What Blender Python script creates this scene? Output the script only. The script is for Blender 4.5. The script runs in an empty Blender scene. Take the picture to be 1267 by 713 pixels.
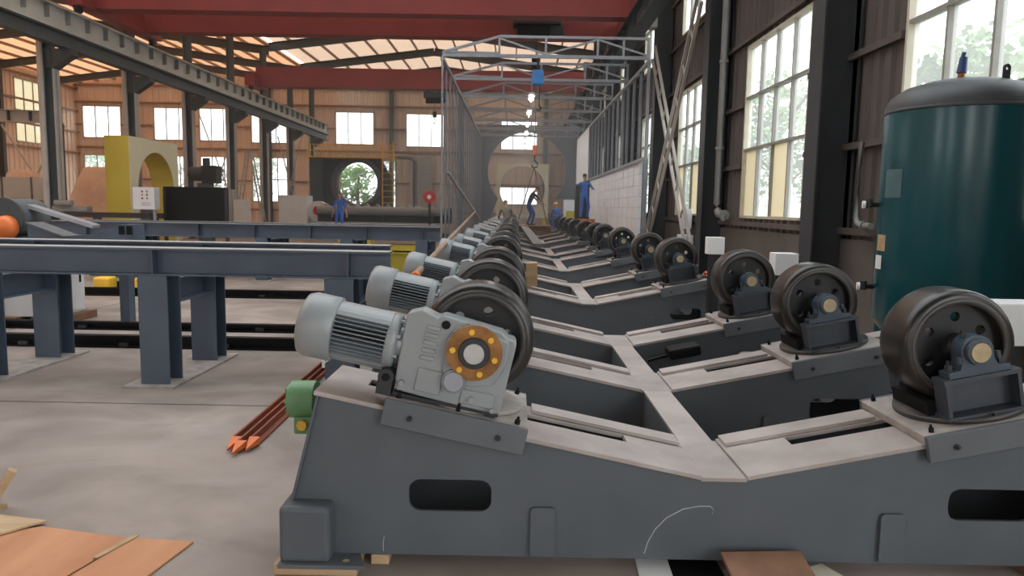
import bpy, bmesh, math, random
from mathutils import Vector, Matrix, Euler
from mathutils.geometry import tessellate_polygon
random.seed(7)
R = math.radians
SC = bpy.context.scene
COL = SC.collection

# ------------------------------------------------------------------ camera
cam_d = bpy.data.cameras.new('camera'); cam = bpy.data.objects.new('camera', cam_d); COL.objects.link(cam)
cam_d.sensor_width = 36.0; cam_d.lens = 36.0 * 900.0 / 1267.0; cam_d.clip_start = 0.05; cam_d.clip_end = 500
_rot = Matrix.Rotation(R(0.177), 4, 'Z') @ Matrix.Rotation(R(90 - 6.313), 4, 'X') @ Matrix.Rotation(R(1.0), 4, 'Z')
cam.matrix_world = Matrix.Translation((0, 0, 1.6)) @ _rot
SC.camera = cam

# ------------------------------------------------------------------ sky, exposure
SC.view_settings.view_transform = 'Standard'; SC.view_settings.look = 'None'
SC.view_settings.gamma = 1.0; SC.view_settings.use_curve_mapping = False
SC.view_settings.exposure = 1.98
world = bpy.data.worlds.new('overcast_sky'); SC.world = world; world.use_nodes = True
wn = world.node_tree.nodes; wl = world.node_tree.links
bg = wn['Background']; bg.inputs['Strength'].default_value = 1.35
tcw = wn.new('ShaderNodeTexCoord'); sep = wn.new('ShaderNodeSeparateXYZ'); rmp = wn.new('ShaderNodeValToRGB')
wl.new(tcw.outputs['Generated'], sep.inputs[0]); wl.new(sep.outputs['Z'], rmp.inputs[0]); wl.new(rmp.outputs[0], bg.inputs[0])
rmp.color_ramp.elements[0].position = 0.0; rmp.color_ramp.elements[0].color = (0.97, 0.985, 1.0, 1)
rmp.color_ramp.elements[1].position = 1.0; rmp.color_ramp.elements[1].color = (0.92, 0.96, 1.0, 1)
cy = SC.cycles
cy.max_bounces = 8; cy.diffuse_bounces = 5; cy.transparent_max_bounces = 16
cy.use_denoising = True
cy.sample_clamp_indirect = 6.0

# ------------------------------------------------------------------ materials
def lin(c):
    return tuple(((x / 255.) / 12.92 if x / 255. <= 0.04045 else ((x / 255. + 0.055) / 1.055) ** 2.4) for x in c)
def mat(name, c, rough=0.6, metal=0.0, var=0.12, scale=5.0, bump=0.0, c2=None, stretch=None, spec=0.5, detail=6, lo=0.3, hi=0.7):
    m = bpy.data.materials.new(name); m.use_nodes = True
    n = m.node_tree.nodes; l = m.node_tree.links; b = n['Principled BSDF']
    b.inputs['Roughness'].default_value = rough; b.inputs['Metallic'].default_value = metal
    b.inputs['Specular IOR Level'].default_value = spec
    tc = n.new('ShaderNodeTexCoord'); nz = n.new('ShaderNodeTexNoise'); rp = n.new('ShaderNodeValToRGB')
    nz.inputs['Scale'].default_value = scale; nz.inputs['Detail'].default_value = detail
    src = tc.outputs['Object']
    if stretch:
        mp = n.new('ShaderNodeMapping'); mp.inputs['Scale'].default_value = stretch
        l.new(src, mp.inputs[0]); src = mp.outputs[0]
    l.new(src, nz.inputs['Vector']); l.new(nz.outputs['Fac'], rp.inputs[0]); l.new(rp.outputs[0], b.inputs['Base Color'])
    a = lin(c)
    if c2 is None:
        e0 = [x * (1 - var) for x in a]; e1 = [min(1, x * (1 + var)) for x in a]
    else:
        e0 = a; e1 = lin(c2)
    rp.color_ramp.elements[0].position = lo; rp.color_ramp.elements[1].position = hi
    rp.color_ramp.elements[0].color = (*e0, 1); rp.color_ramp.elements[1].color = (*e1, 1)
    if bump:
        bp = n.new('ShaderNodeBump'); bp.inputs['Strength'].default_value = bump; bp.inputs['Distance'].default_value = 0.01
        n2 = n.new('ShaderNodeTexNoise'); n2.inputs['Scale'].default_value = scale * 9; n2.inputs['Detail'].default_value = 4
        l.new(src, n2.inputs['Vector']); l.new(n2.outputs['Fac'], bp.inputs['Height']); l.new(bp.outputs[0], b.inputs['Normal'])
    return m
def translucent(name, cd, ct, f):
    m = bpy.data.materials.new(name); m.use_nodes = True
    n = m.node_tree.nodes; l = m.node_tree.links
    for x in list(n): n.remove(x)
    o = n.new('ShaderNodeOutputMaterial'); mx = n.new('ShaderNodeMixShader'); d = n.new('ShaderNodeBsdfDiffuse'); t = n.new('ShaderNodeBsdfTranslucent')
    tc = n.new('ShaderNodeTexCoord'); nz = n.new('ShaderNodeTexNoise'); nz.inputs['Scale'].default_value = 0.6; rp = n.new('ShaderNodeValToRGB')
    l.new(tc.outputs['Object'], nz.inputs['Vector']); l.new(nz.outputs['Fac'], rp.inputs[0])
    a = lin(cd)
    rp.color_ramp.elements[0].color = (*[x * 0.8 for x in a], 1); rp.color_ramp.elements[1].color = (*a, 1)
    l.new(rp.outputs[0], d.inputs[0]); t.inputs[0].default_value = (*lin(ct), 1)
    mx.inputs[0].default_value = f
    l.new(d.outputs[0], mx.inputs[1]); l.new(t.outputs[0], mx.inputs[2]); l.new(mx.outputs[0], o.inputs[0])
    return m
def glow(name, c, s):
    m = bpy.data.materials.new(name); m.use_nodes = True; b = m.node_tree.nodes['Principled BSDF']
    b.inputs['Emission Color'].default_value = (*c, 1); b.inputs['Emission Strength'].default_value = s; return m
def glass(name, tint, haze, clear):
    m = bpy.data.materials.new(name); m.use_nodes = True
    n = m.node_tree.nodes; l = m.node_tree.links
    for x in list(n): n.remove(x)
    o = n.new('ShaderNodeOutputMaterial'); t = n.new('ShaderNodeBsdfTransparent'); tr = n.new('ShaderNodeBsdfTranslucent'); g = n.new('ShaderNodeBsdfGlossy')
    m1 = n.new('ShaderNodeMixShader'); m2 = n.new('ShaderNodeMixShader')
    t.inputs[0].default_value = (*clear, 1); tr.inputs[0].default_value = (*tint, 1); g.inputs['Roughness'].default_value = 0.08
    m1.inputs[0].default_value = haze; m2.inputs[0].default_value = 0.05
    l.new(t.outputs[0], m1.inputs[1]); l.new(tr.outputs[0], m1.inputs[2]); l.new(m1.outputs[0], m2.inputs[1]); l.new(g.outputs[0], m2.inputs[2]); l.new(m2.outputs[0], o.inputs[0])
    return m

M = {}
M['added_glow'] = glow('glow_tube', (1, .98, .95), 26)  # glow added to brighten the booth panels; tubes only assumed lit
M['concrete'] = mat('concrete', (118, 108, 101), 0.72, var=0.0, c2=(163, 151, 142), scale=0.7, bump=0.2, detail=12, lo=0.28, hi=0.66)
def stains(m):
    n = m.node_tree.nodes; l = m.node_tree.links; b = n['Principled BSDF']; src = b.inputs['Base Color'].links[0].from_socket
    tc = n.new('ShaderNodeTexCoord'); mp = n.new('ShaderNodeMapping'); mp.inputs['Scale'].default_value = (.8, 1.1, 1); nz = n.new('ShaderNodeTexNoise'); nz.inputs['Scale'].default_value = 1.3; nz.inputs['Detail'].default_value = 8; nz.inputs['Distortion'].default_value = 1.2
    rp = n.new('ShaderNodeValToRGB'); rp.color_ramp.elements[0].position = .33; rp.color_ramp.elements[0].color = (.74, .73, .71, 1); rp.color_ramp.elements[1].position = .6; rp.color_ramp.elements[1].color = (1, 1, 1, 1)
    mx = n.new('ShaderNodeMix'); mx.data_type = 'RGBA'; mx.blend_type = 'MULTIPLY'; mx.inputs[0].default_value = 1.0
    l.new(tc.outputs['Object'], mp.inputs[0]); l.new(mp.outputs[0], nz.inputs['Vector']); l.new(nz.outputs['Fac'], rp.inputs[0]); l.new(src, mx.inputs[6]); l.new(rp.outputs[0], mx.inputs[7]); l.new(mx.outputs[2], b.inputs['Base Color'])
stains(M['concrete'])
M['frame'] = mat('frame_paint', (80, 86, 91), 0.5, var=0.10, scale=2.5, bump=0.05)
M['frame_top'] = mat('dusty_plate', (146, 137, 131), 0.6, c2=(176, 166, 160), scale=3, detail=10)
M['skirt'] = mat('skirt_paint', (88, 93, 96), 0.55, var=0.10, scale=5)
M['plate_dusty'] = mat('plate_dust', (135, 128, 122), 0.65, c2=(166, 158, 151), scale=9)
M['blue_steel'] = mat('blue_grey_paint', (72, 84, 99), 0.45, var=0.12, scale=3, bump=0.03)
M['machine'] = mat('light_grey_enamel', (138, 143, 144), 0.35, var=0.06, scale=5)
M['fins'] = mat('fin_enamel', (112, 121, 127), 0.4, var=0.06, scale=5)
M['dark'] = mat('dark_iron', (38, 40, 43), 0.5, var=0.2, scale=6)
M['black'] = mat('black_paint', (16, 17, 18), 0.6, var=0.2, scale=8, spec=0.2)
M['tyre'] = mat('worn_tyre', (26, 25, 24), 0.3, c2=(50, 45, 41), scale=3.5, bump=0.05)
M['bracket'] = mat('bracket_paint', (54, 60, 68), 0.5, var=.12, scale=4)
M['disc'] = mat('wheel_disc', (17, 18, 19), 0.5, var=0.25, scale=9)
M['rim'] = mat('rim_edge', (58, 56, 54), 0.4, var=0.2, scale=9)
M['pillow'] = mat('pillow_blue', (54, 67, 78), 0.4, var=0.12, scale=8)
M['brass'] = mat('brass_cap', (166, 148, 116), 0.45, 0.3, var=0.2, scale=14)
M['rust'] = mat('rusty_flange', (112, 72, 36), 0.5, 0.35, c2=(158, 112, 60), scale=14)
M['bolt_yellow'] = mat('yellow_bolt', (222, 172, 50), 0.4, var=0.1)
M['steel'] = mat('bright_steel', (190, 190, 188), 0.3, 0.8, var=0.1, scale=20)
M['red'] = mat('crane_red', (142, 58, 57), 0.55, var=0.14, scale=1.0)
M['green'] = mat('green_enamel', (98, 140, 96), 0.45, var=0.12, scale=8)
M['oxide'] = mat('red_oxide', (128, 66, 44), 0.65, var=0.22, scale=6, stretch=(1, .15, 1))
M['orange'] = mat('orange_paint', (214, 112, 54), 0.5, var=0.08)
M['ply'] = mat('plywood', (172, 116, 78), 0.7, c2=(198, 144, 104), scale=4, stretch=(1, .3, 1))
M['board'] = mat('brown_board', (110, 78, 57), 0.6, c2=(138, 102, 78), scale=6)
M['pine'] = mat('pine', (164, 136, 102), 0.7, c2=(188, 162, 126), scale=6, stretch=(.3, 2, 2))
M['tank'] = mat('teal_tank', (24, 78, 86), 0.24, var=0.1, scale=2.5, stretch=(3, 3, .3))
M['tank_top'] = mat('tank_dome', (62, 66, 68), 0.5, var=0.2, scale=4)
M['wall_shaded'] = mat('shaded_sheet', (84, 76, 71), 0.7, var=0.2, scale=1.2, stretch=(1, 1, .2))  # same sheet as the back wall; its backlit shade is in the colour
M['wall_tan'] = mat('tan_sheet', (220, 200, 184), 0.75, c2=(232, 214, 200), scale=.5, stretch=(1, 1, .2))
M['column'] = mat('column_paint', (52, 55, 58), 0.55, var=0.15, scale=2)
M['column_left'] = mat('weathered_column', (82, 88, 90), 0.6, var=0.15, scale=2)
M['column_edge'] = mat('pale_flange', (176, 172, 166), 0.6, var=0.1, scale=2)
M['rafter'] = mat('rafter_paint', (66, 66, 64), 0.6, var=0.15)
M['purlin'] = mat('purlin_paint', (150, 120, 96), 0.6, var=0.1)
M['stiff'] = mat('stiffener_paint', (128, 130, 126), 0.6)
M['flange_dust_highlight'] = mat('dusty_flange_highlight', (158, 158, 154), 0.6, var=.08)
M['runway'] = mat('runway_paint', (190, 192, 186), 0.6, var=0.12, scale=2)
M['runway_dark'] = mat('runway_dark', (60, 68, 72), 0.6, var=0.12, scale=2)
M['roof'] = translucent('roof_sheet', (228, 208, 190), (216, 186, 160), 0.27)
M['roof_orange'] = translucent('orange_roof_sheet', (226, 192, 166), (226, 170, 126), 0.3)
M['roof_metal'] = mat('roof_metal', (120, 116, 112), .6, var=.1, scale=1)
M['skylight'] = translucent('skylight_sheet', (226, 226, 226), (236, 238, 240), 0.72)
M['winframe'] = mat('cream_frame', (186, 180, 162), 0.55, var=0.1)
M['glass'] = glass('dusty_glass', (.5, .5, .5), 0.25, (.96, .98, .98))
M['glass_cream'] = glass('cream_pane', (0.56, 0.51, 0.41), 0.96, (.8, .76, .66))
M['galv'] = mat('galvanised', (150, 154, 160), 0.4, 0.4, var=0.1, scale=4)
M['galv_dark'] = mat('stud_steel', (126, 131, 140), 0.5, 0.3, var=0.15, scale=4)
M['portal'] = mat('portal_grey', (86, 89, 98), 0.55, var=0.08, scale=.6)
M['panel'] = mat('white_panel', (240, 245, 252), 0.6, var=0.05, scale=1.5)
M['white'] = mat('white_enamel', (222, 224, 224), 0.45, var=0.04)
M['yellow'] = mat('portal_yellow', (200, 184, 66), 0.55, var=0.08, scale=1)
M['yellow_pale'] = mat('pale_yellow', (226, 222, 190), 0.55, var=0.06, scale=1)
M['rail_yellow'] = mat('rail_yellow', (248, 196, 66), 0.5, var=0.08)
M['tarp'] = mat('tarp', (196, 176, 160), 0.8, var=0.12, scale=2, bump=0.2)
M['partition'] = mat('partition', (168, 170, 166), 0.7, var=0.1, scale=1)
M['skin'] = mat('skin', (196, 150, 122), 0.6, var=0.04)
M['blue_cloth'] = mat('blue_workwear', (54, 108, 204), 0.8, var=0.12, scale=8)
M['dark_cloth'] = mat('dark_shirt', (40, 44, 54), 0.8, var=0.15, scale=8)
M['grey_cloth'] = mat('grey_shirt', (128, 122, 112), 0.8, var=0.1, scale=8)
M['jeans'] = mat('blue_trousers', (44, 86, 160), 0.8, var=0.12, scale=8)
M['hair'] = mat('black_hair', (24, 22, 21), 0.6, var=0.1)
M['shoe'] = mat('dark_shoe', (40, 36, 34), 0.6, var=0.1)
M['chalk'] = mat('chalk', (176, 178, 178), 0.9, var=0.05)
M['leaf'] = mat('leaf', (84, 118, 62), 0.7, c2=(124, 158, 92), scale=1.5)
M['bark'] = mat('bark', (96, 84, 70), 0.9, var=0.2)
M['ground'] = mat('outside_ground', (150, 150, 136), 0.9, var=0.1, scale=.2)
M['wiregrey'] = mat('grey_pipe', (128, 130, 128), 0.5, var=0.1, scale=2)
M['valve_blue'] = mat('valve_blue', (36, 62, 110), 0.45, var=0.1)
M['red_small'] = mat('signal_red', (200, 52, 50), 0.5, var=0.1)
M['lightblue'] = mat('blue_plastic', (60, 130, 200), 0.5, var=0.1)
M['pole'] = mat('bamboo_pole', (140, 116, 98), 0.7, var=0.15, scale=4)

# ------------------------------------------------------------------ mesh builder
class MB:
    def __init__(s): s.v = []; s.f = []; s.mi = []; s.sm = []; s.M = Matrix.Identity(4); s.cm = 0
    def add(s, vs, fs, smooth=False):
        b = len(s.v); s.v += [tuple(s.M @ Vector(p)) for p in vs]
        for f in fs: s.f.append(tuple(b + i for i in f)); s.mi.append(s.cm); s.sm.append(smooth)
        return s
    def box(s, x0, x1, y0, y1, z0, z1):
        return s.add([(x0, y0, z0), (x1, y0, z0), (x1, y1, z0), (x0, y1, z0), (x0, y0, z1), (x1, y0, z1), (x1, y1, z1), (x0, y1, z1)],
                     [(0, 3, 2, 1), (4, 5, 6, 7), (0, 1, 5, 4), (1, 2, 6, 5), (2, 3, 7, 6), (3, 0, 4, 7)])
    def cbox(s, c, d, rot=(0, 0, 0)):
        old = s.M; s.M = old @ Matrix.Translation(c) @ Euler([R(a) for a in rot]).to_matrix().to_4x4()
        s.box(-d[0] / 2, d[0] / 2, -d[1] / 2, d[1] / 2, -d[2] / 2, d[2] / 2); s.M = old; return s
    @staticmethod
    def frame(d, up=None):
        d = Vector(d).normalized(); u = Vector(up) if up else Vector((0, 0, 1))
        if abs(d.dot(u)) > 0.999: u = Vector((0, 1, 0)) if abs(d.y) < .9 else Vector((1, 0, 0))
        x = u.cross(d).normalized(); y = d.cross(x)
        return x, y, d
    def cyl(s, p0, p1, r0, r1=None, n=14, caps=True, smooth=True):
        r1 = r0 if r1 is None else r1; p0 = Vector(p0); p1 = Vector(p1); x, y, d = s.frame(p1 - p0)
        vs = []
        for p, r in ((p0, r0), (p1, r1)):
            for i in range(n):
                a = 2 * math.pi * i / n; vs.append(tuple(p + x * r * math.cos(a) + y * r * math.sin(a)))
        s.add(vs, [(i, (i + 1) % n, n + (i + 1) % n, n + i) for i in range(n)], smooth)
        if caps:
            s.add(vs[:n], [tuple(range(n - 1, -1, -1))]); s.add(vs[n:], [tuple(range(n))])
        return s
    def lathe(s, prof, o=(0, 0, 0), ax=(0, 0, 1), n=32, smooth=True, close=False):
        o = Vector(o); x, y, d = s.frame(ax); k = len(prof); vs = []
        for r, h in prof:
            for i in range(n):
                a = 2 * math.pi * i / n; vs.append(tuple(o + d * h + x * r * math.cos(a) + y * r * math.sin(a)))
        fs = []
        for j in range(k if close else k - 1):
            j2 = (j + 1) % k
            for i in range(n):
                i2 = (i + 1) % n; fs.append((j * n + i, j * n + i2, j2 * n + i2, j2 * n + i))
        return s.add(vs, fs, smooth)
    def plate(s, outer, holes, t, o=(0, 0, 0), u=(1, 0, 0), w=(0, 0, 1)):
        """flat plate with holes; outline in (u, w) coordinates, thickness t along w x u"""
        o = Vector(o); u = Vector(u); w = Vector(w); nrm = w.cross(u)
        loops = [outer] + list(holes)
        tris = tessellate_polygon([[Vector((a, b, 0)) for a, b in L] for L in loops])
        flat = [p for L in loops for p in L]; n = len(flat)
        vs = [tuple(o + u * a + w * b) for a, b in flat] + [tuple(o + u * a + w * b + nrm * t) for a, b in flat]
        fs = [tuple(tr) for tr in tris] + [tuple(n + i for i in reversed(tr)) for tr in tris]
        b = 0
        for L in loops:
            k = len(L)
            for i in range(k): fs.append((b + i, b + (i + 1) % k, n + b + (i + 1) % k, n + b + i))
            b += k
        return s.add(vs, fs)
    def tube(s, pts, r, n=8, smooth=True):
        pts = [Vector(p) for p in pts]; vs = []; k = len(pts)
        for i, p in enumerate(pts):
            d = (pts[min(i + 1, k - 1)] - pts[max(i - 1, 0)])
            x, y, _ = s.frame(d)
            for j in range(n):
                a = 2 * math.pi * j / n; vs.append(tuple(p + x * r * math.cos(a) + y * r * math.sin(a)))
        fs = [(i * n + j, i * n + (j + 1) % n, (i + 1) * n + (j + 1) % n, (i + 1) * n + j) for i in range(k - 1) for j in range(n)]
        s.add(vs, fs, smooth); s.add(vs[:n], [tuple(range(n - 1, -1, -1))]); s.add(vs[-n:], [tuple(range(n))])
        return s
    def bar(s, p0, p1, w, h, up=None):
        p0 = Vector(p0); p1 = Vector(p1); x, y, d = s.frame(p1 - p0, up); vs = []
        for p in (p0, p1):
            for a, b in ((-1, -1), (1, -1), (1, 1), (-1, 1)): vs.append(tuple(p + x * a * w / 2 + y * b * h / 2))
        return s.add(vs, [(0, 3, 2, 1), (4, 5, 6, 7), (0, 1, 5, 4), (1, 2, 6, 5), (2, 3, 7, 6), (3, 0, 4, 7)])
    def ibeam(s, p0, p1, w, h, tf=.014, tw=.01, up=None):
        p0 = Vector(p0); p1 = Vector(p1); x, y, d = s.frame(p1 - p0, up)
        s.bar(p0 + y * (h / 2 - tf / 2), p1 + y * (h / 2 - tf / 2), w, tf, up)
        s.bar(p0 - y * (h / 2 - tf / 2), p1 - y * (h / 2 - tf / 2), w, tf, up)
        s.bar(p0, p1, tw, h - 2 * tf, up); return s
    def sphere(s, c, r, n=12, m=8, sc=(1, 1, 1)):
        c = Vector(c); vs = [tuple(c + Vector((0, 0, r * sc[2])))]; fs = []
        for j in range(1, m):
            t = math.pi * j / m
            for i in range(n):
                a = 2 * math.pi * i / n
                vs.append(tuple(c + Vector((r * sc[0] * math.sin(t) * math.cos(a), r * sc[1] * math.sin(t) * math.sin(a), r * sc[2] * math.cos(t)))))
        vs.append(tuple(c - Vector((0, 0, r * sc[2]))))
        for i in range(n): fs.append((0, 1 + i, 1 + (i + 1) % n))
        for j in range(m - 2):
            for i in range(n): fs.append((1 + j * n + i, 1 + (j + 1) * n + i, 1 + (j + 1) * n + (i + 1) % n, 1 + j * n + (i + 1) % n))
        L = len(vs) - 1
        for i in range(n): fs.append((L, 1 + (m - 2) * n + (i + 1) % n, 1 + (m - 2) * n + i))
        return s.add(vs, fs, True)
    def build(s, name, mats, parent=None, bevel=0, label=None, kind=None, seg=2):
        me = bpy.data.meshes.new(name); me.from_pydata(s.v, [], s.f)
        mats = mats if isinstance(mats, (list, tuple)) else [mats]
        for m in mats: me.materials.append(M[m] if isinstance(m, str) else m)
        me.polygons.foreach_set('material_index', [min(i, len(mats) - 1) for i in s.mi]); me.polygons.foreach_set('use_smooth', s.sm)
        bm = bmesh.new(); bm.from_mesh(me); bmesh.ops.remove_doubles(bm, verts=bm.verts, dist=1e-5) if bevel else None
        bmesh.ops.recalc_face_normals(bm, faces=bm.faces); bm.to_mesh(me); bm.free(); me.update()
        o = bpy.data.objects.new(name, me); COL.objects.link(o)
        if parent: o.parent = parent
        if bevel:
            md = o.modifiers.new('bevel', 'BEVEL'); md.width = bevel; md.segments = seg; md.limit_method = 'ANGLE'; md.angle_limit = R(40)
        if label: o['label'] = label
        if kind: o['kind'] = kind
        return o
def thing(name, label, cat, loc=(0, 0, 0), rot=(0, 0, 0), group=None):
    o = bpy.data.objects.new(name, None); o.empty_display_size = .1; COL.objects.link(o)
    o.location = loc; o.rotation_euler = [R(a) for a in rot]; o['label'] = label; o['category'] = cat
    if group: o['group'] = group
    return o
def tag(o, label, cat, group=None):
    o['label'] = label; o['category'] = cat
    if group: o['group'] = group
    return o
def shell(name):
    o = bpy.data.objects.new(name, None); COL.objects.link(o); o['kind'] = 'structure'; return o
def copy_tree(o, parent=None):
    c = o.copy(); COL.objects.link(c); c.parent = parent
    for ch in o.children: copy_tree(ch, c)
    return c
def again(o, name, parent, loc):
    c = o.copy(); c.name = name; COL.objects.link(c); c.parent = parent; c.location = loc; return c
def circle(cx, cz, r, n=24, a0=0.0, a1=360.0, ccw=True):
    full = abs(a1 - a0) >= 360; k = n if full else n + 1
    return [(cx + r * math.cos(R(a0 + (a1 - a0) * i / n)), cz + r * math.sin(R(a0 + (a1 - a0) * i / n))) for i in range(k)]
def rrect(x0, x1, z0, z1, r, n=5):
    out = []
    for cx, cz, a in ((x1 - r, z1 - r, 0), (x0 + r, z1 - r, 90), (x0 + r, z0 + r, 180), (x1 - r, z0 + r, 270)):
        for i in range(n + 1):
            t = R(a + 90 * i / n); out.append((cx + r * math.cos(t), cz + r * math.sin(t)))
    return out
ORD = ['nearest', 'second', 'third', 'fourth', 'fifth', 'sixth', 'seventh', 'eighth', 'ninth', 'tenth', 'eleventh', 'twelfth', 'thirteenth', 'fourteenth', 'fifteenth', 'sixteenth']
XL, XR, XLL, YB, YF = -14.0, 4.6, -34.0, 57.0, -4.0
VX = 0.935        # centre line of the roller frames
SL = 11.7         # their slope in degrees
TS = math.tan(R(SL))
# ------------------------------------------------------------------ structure: floor, walls, windows, ceiling
fl = MB().box(-34.3, 4.9, YF - 5.3, YB + .3, -.2, 0).build('floor', 'concrete', kind='structure')
MB().box(-14, -1.1, 5.62, 5.635, 0, .0012).build('joint', 'dark', fl)
MB().box(-6.2, -6.185, 1, 22, 0, .0012).build('joint', 'dark', fl)
gr = MB().box(-80, 70, -40, 130, -.5, -.22).build('outdoor_ground', 'ground', kind='structure')

def corrugated(u0, u1, z0, z1, holes, pitch, depth, place):
    us = set([u0, u1]); k = int((u1 - u0) / pitch) + 1
    prof = [(0, 0), (.4, 0), (.5, 1), (.9, 1)]
    for i in range(k):
        for a, _ in prof:
            if u0 < u0 + (i + a) * pitch < u1: us.add(u0 + (i + a) * pitch)
    for h in holes: us.add(h[0]); us.add(h[1])
    us = sorted(us)
    def d(u):
        t = ((u - u0) / pitch) % 1
        for (a, x), (b, y) in zip(prof, prof[1:] + [(1.0, 0)]):
            if a <= t <= b: return depth * (x + (y - x) * (t - a) / (b - a))
        return 0
    m = MB()
    for a, b in zip(us, us[1:]):
        if b - a < 1e-4: continue
        mid = (a + b) / 2; cuts = [(h[2], h[3]) for h in holes if h[0] < mid < h[1]]
        zs = [z0]
        for c0, c1 in sorted(cuts): zs += [c0, c1]
        zs.append(z1)
        for j in range(0, len(zs), 2):
            if zs[j + 1] - zs[j] > 1e-3:
                m.add([place(a, zs[j], d(a)), place(b, zs[j], d(b)), place(b, zs[j + 1], d(b)), place(a, zs[j + 1], d(a))], [(0, 1, 2, 3)])
    return m
WN = [0]
M['mullion'] = mat('grey_mullion', (140, 138, 130), .5)
def window(holes, place, cols, rows, creams=(), fw=.05, parent=None, fmat='winframe'):
    """steel sash window in a wall opening: frame, mullions, transoms and every pane a part"""
    u0, u1, z0, z1 = holes; WN[0] += 1
    w = shell('window_%d' % WN[0])
    def bx(m, a, b, c, e, d0, d1):
        pts = [place(u, z, d) for d in (d0, d1) for u, z in ((a, c), (b, c), (b, e), (a, e))]
        m.add(pts, [(0, 1, 2, 3), (7, 6, 5, 4), (0, 4, 5, 1), (1, 5, 6, 2), (2, 6, 7, 3), (3, 7, 4, 0)]); return m
    m = MB()
    bx(m, u0, u1, z0, z0 + fw, -.06, .08); bx(m, u0, u1, z1 - fw, z1, -.06, .08); bx(m, u0, u0 + fw, z0, z1, -.06, .08); bx(m, u1 - fw, u1, z0, z1, -.06, .08)
    m.build('frame', fmat, w)
    cu = [u0 + (u1 - u0) * i / cols for i in range(cols + 1)]; rz = [z0 + (z1 - z0) * r for r in rows]
    for u in cu[1:-1]: bx(MB(), u - fw * .4, u + fw * .4, z0, z1, -.04, .06).build('mullion', 'mullion', w)
    for z in rz[1:-1]: bx(MB(), u0, u1, z - fw * .45, z + fw * .45, -.05, .07).build('transom', 'mullion', w)
    for i in range(cols):
        for j in range(len(rz) - 1):
            bx(MB(), cu[i] + .01, cu[i + 1] - .01, rz[j] + .01, rz[j + 1] - .01, 0, .008).build('pane', 'glass_cream' if (i, j) in creams else 'glass', w)
    return w

# right wall (x = 4.6): corrugated sheet coloured as backlit, steel columns, tall windows between them
pR = lambda u, z, d: (XR - d, u, z)
colY = [4.2 + 6 * i for i in range(9)]
winR = []
for i, y in enumerate([-.4] + colY[:-1]):
    winR.append((y + 1.4, y + 4.6, 1.47, 4.83)); winR.append((y + 1.4, y + 4.6, 6.35, 9.2))
DOOR = (-8.0, -.4, 1.2001, 5.0)  # unseen opening added so light falls in from the right
wr = shell('wall_right')
corrugated(YF - 5, YB, 1.2, 11.0, [h for h in winR if h[0] > .5 or h[2] > 3] + [DOOR], .3, .05, pR).build('sheet', 'wall_shaded', wr)
mbw = MB().box(XR - .06, XR + .2, YF - 5, -8, 0, 1.25).box(XR - .06, XR + .2, -.4, YB, 0, 1.25).build('base_wall', mat('base_wall', (92, 86, 80), .8, var=.2, scale=.8), wr)
for z in (1.36, 2.5, 3.7, 4.95, 6.2, 7.5, 8.8, 10.1):
    for a, b in zip([YF] + colY, colY + [YB]):
        w_ = [h for h in winR if a < h[0] < b and h[2] < z < h[3]]
        if w_:
            MB().box(XR - .12, XR - .05, a, w_[0][0] - .02, z - .045, z + .045).build('girt', 'wall_shaded', wr)
            MB().box(XR - .12, XR - .05, w_[0][1] + .02, b, z - .045, z + .045).build('girt', 'wall_shaded', wr)
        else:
            MB().box(XR - .12, XR - .05, a, b, z - .045, z + .045).build('girt', 'wall_shaded', wr)
for y in colY:
    m = MB(); m.box(4.05, 4.07, y - .21, y + .21, 0, 10.6); m.box(4.55, 4.57, y - .21, y + .21, 0, 10.6); m.box(4.07, 4.55, y - .01, y + .01, 0, 10.6)
    m.box(4.0, 4.6, y - .25, y + .25, 0, .03)
    m.build('column', 'column', wr)
    MB().box(3.72, 4.05, y - .2, y + .2, 6.92, 7.42).build('corbel', 'runway', wr)
for h in winR:
    if h[0] < .5 and h[2] < 3: continue
    lowr = h[2] < 3
    window(h, pR, 4, [0, .4, .7, 1] if lowr else [0, .5, 1], creams=((1, 0), (3, 0)) if lowr else ())
MB().box(XR - .02, XR + .05, YF, YF + .1, 0, 11).build('trim_1', 'column', kind='structure')

# back wall (y = 57): tan corrugated sheet
pB = lambda u, z, d: (u, YB - d, z)
bw = [(-33.5, -30.5, 6.4, 8.85), (-28.0, -25.1, 6.3, 8.8), (-24.5, -21.7, 6.3, 8.8), (-20.5, -17.6, 6.2, 8.55), (-14.0, -11.0, 6.2, 8.7), (-8.55, -5.6, 6.1, 8.65), (-1.25, 1.6, 6.0, 8.3),
      (-33.5, -30.5, 1.0, 5.15), (-28, -25.1, 1.5, 5.15), (-24.5, -21.7, 1.5, 5.15), (-20.5, -17.5, 1.7, 5.15), (-13.6, -10.6, .3, 5.1), (-10.35, -9.3, 1.2, 5.1), (-1.3, 1.7, 1.8, 3.2)]
wb = shell('wall_back')
corrugated(XLL, XR, 0, 11.9, bw, .5, .06, pB).build('sheet', 'wall_tan', wb)
for z in (1.1, 3.3, 5.7, 7.4, 9.1, 10.4):
    xs = [XLL]
    for h in sorted(b for b in bw if b[2] < z < b[3]): xs += [h[0] - .02, h[1] + .02]
    xs.append(XR)
    for j in range(0, len(xs), 2): MB().box(xs[j], xs[j + 1], YB - .22, YB - .08, z - .07, z + .07).build('girt', 'purlin', wb)
for x in (-29.5, -19, -9.6, -4.2, 2.2):
    MB().ibeam((x, YB - .45, 0), (x, YB - .45, 11.0), .3, .4, up=(0, 1, 0)).build('column', 'column_left', wb)
for h in bw:
    if h[0] == -13.6: continue      # an open doorway behind the ring machine
    window(h, pB, 3 if h[1] - h[0] > 2 else 1, [0, .5, 1] if h[3] - h[2] > 3 else [0, 1], fw=.07)

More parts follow.
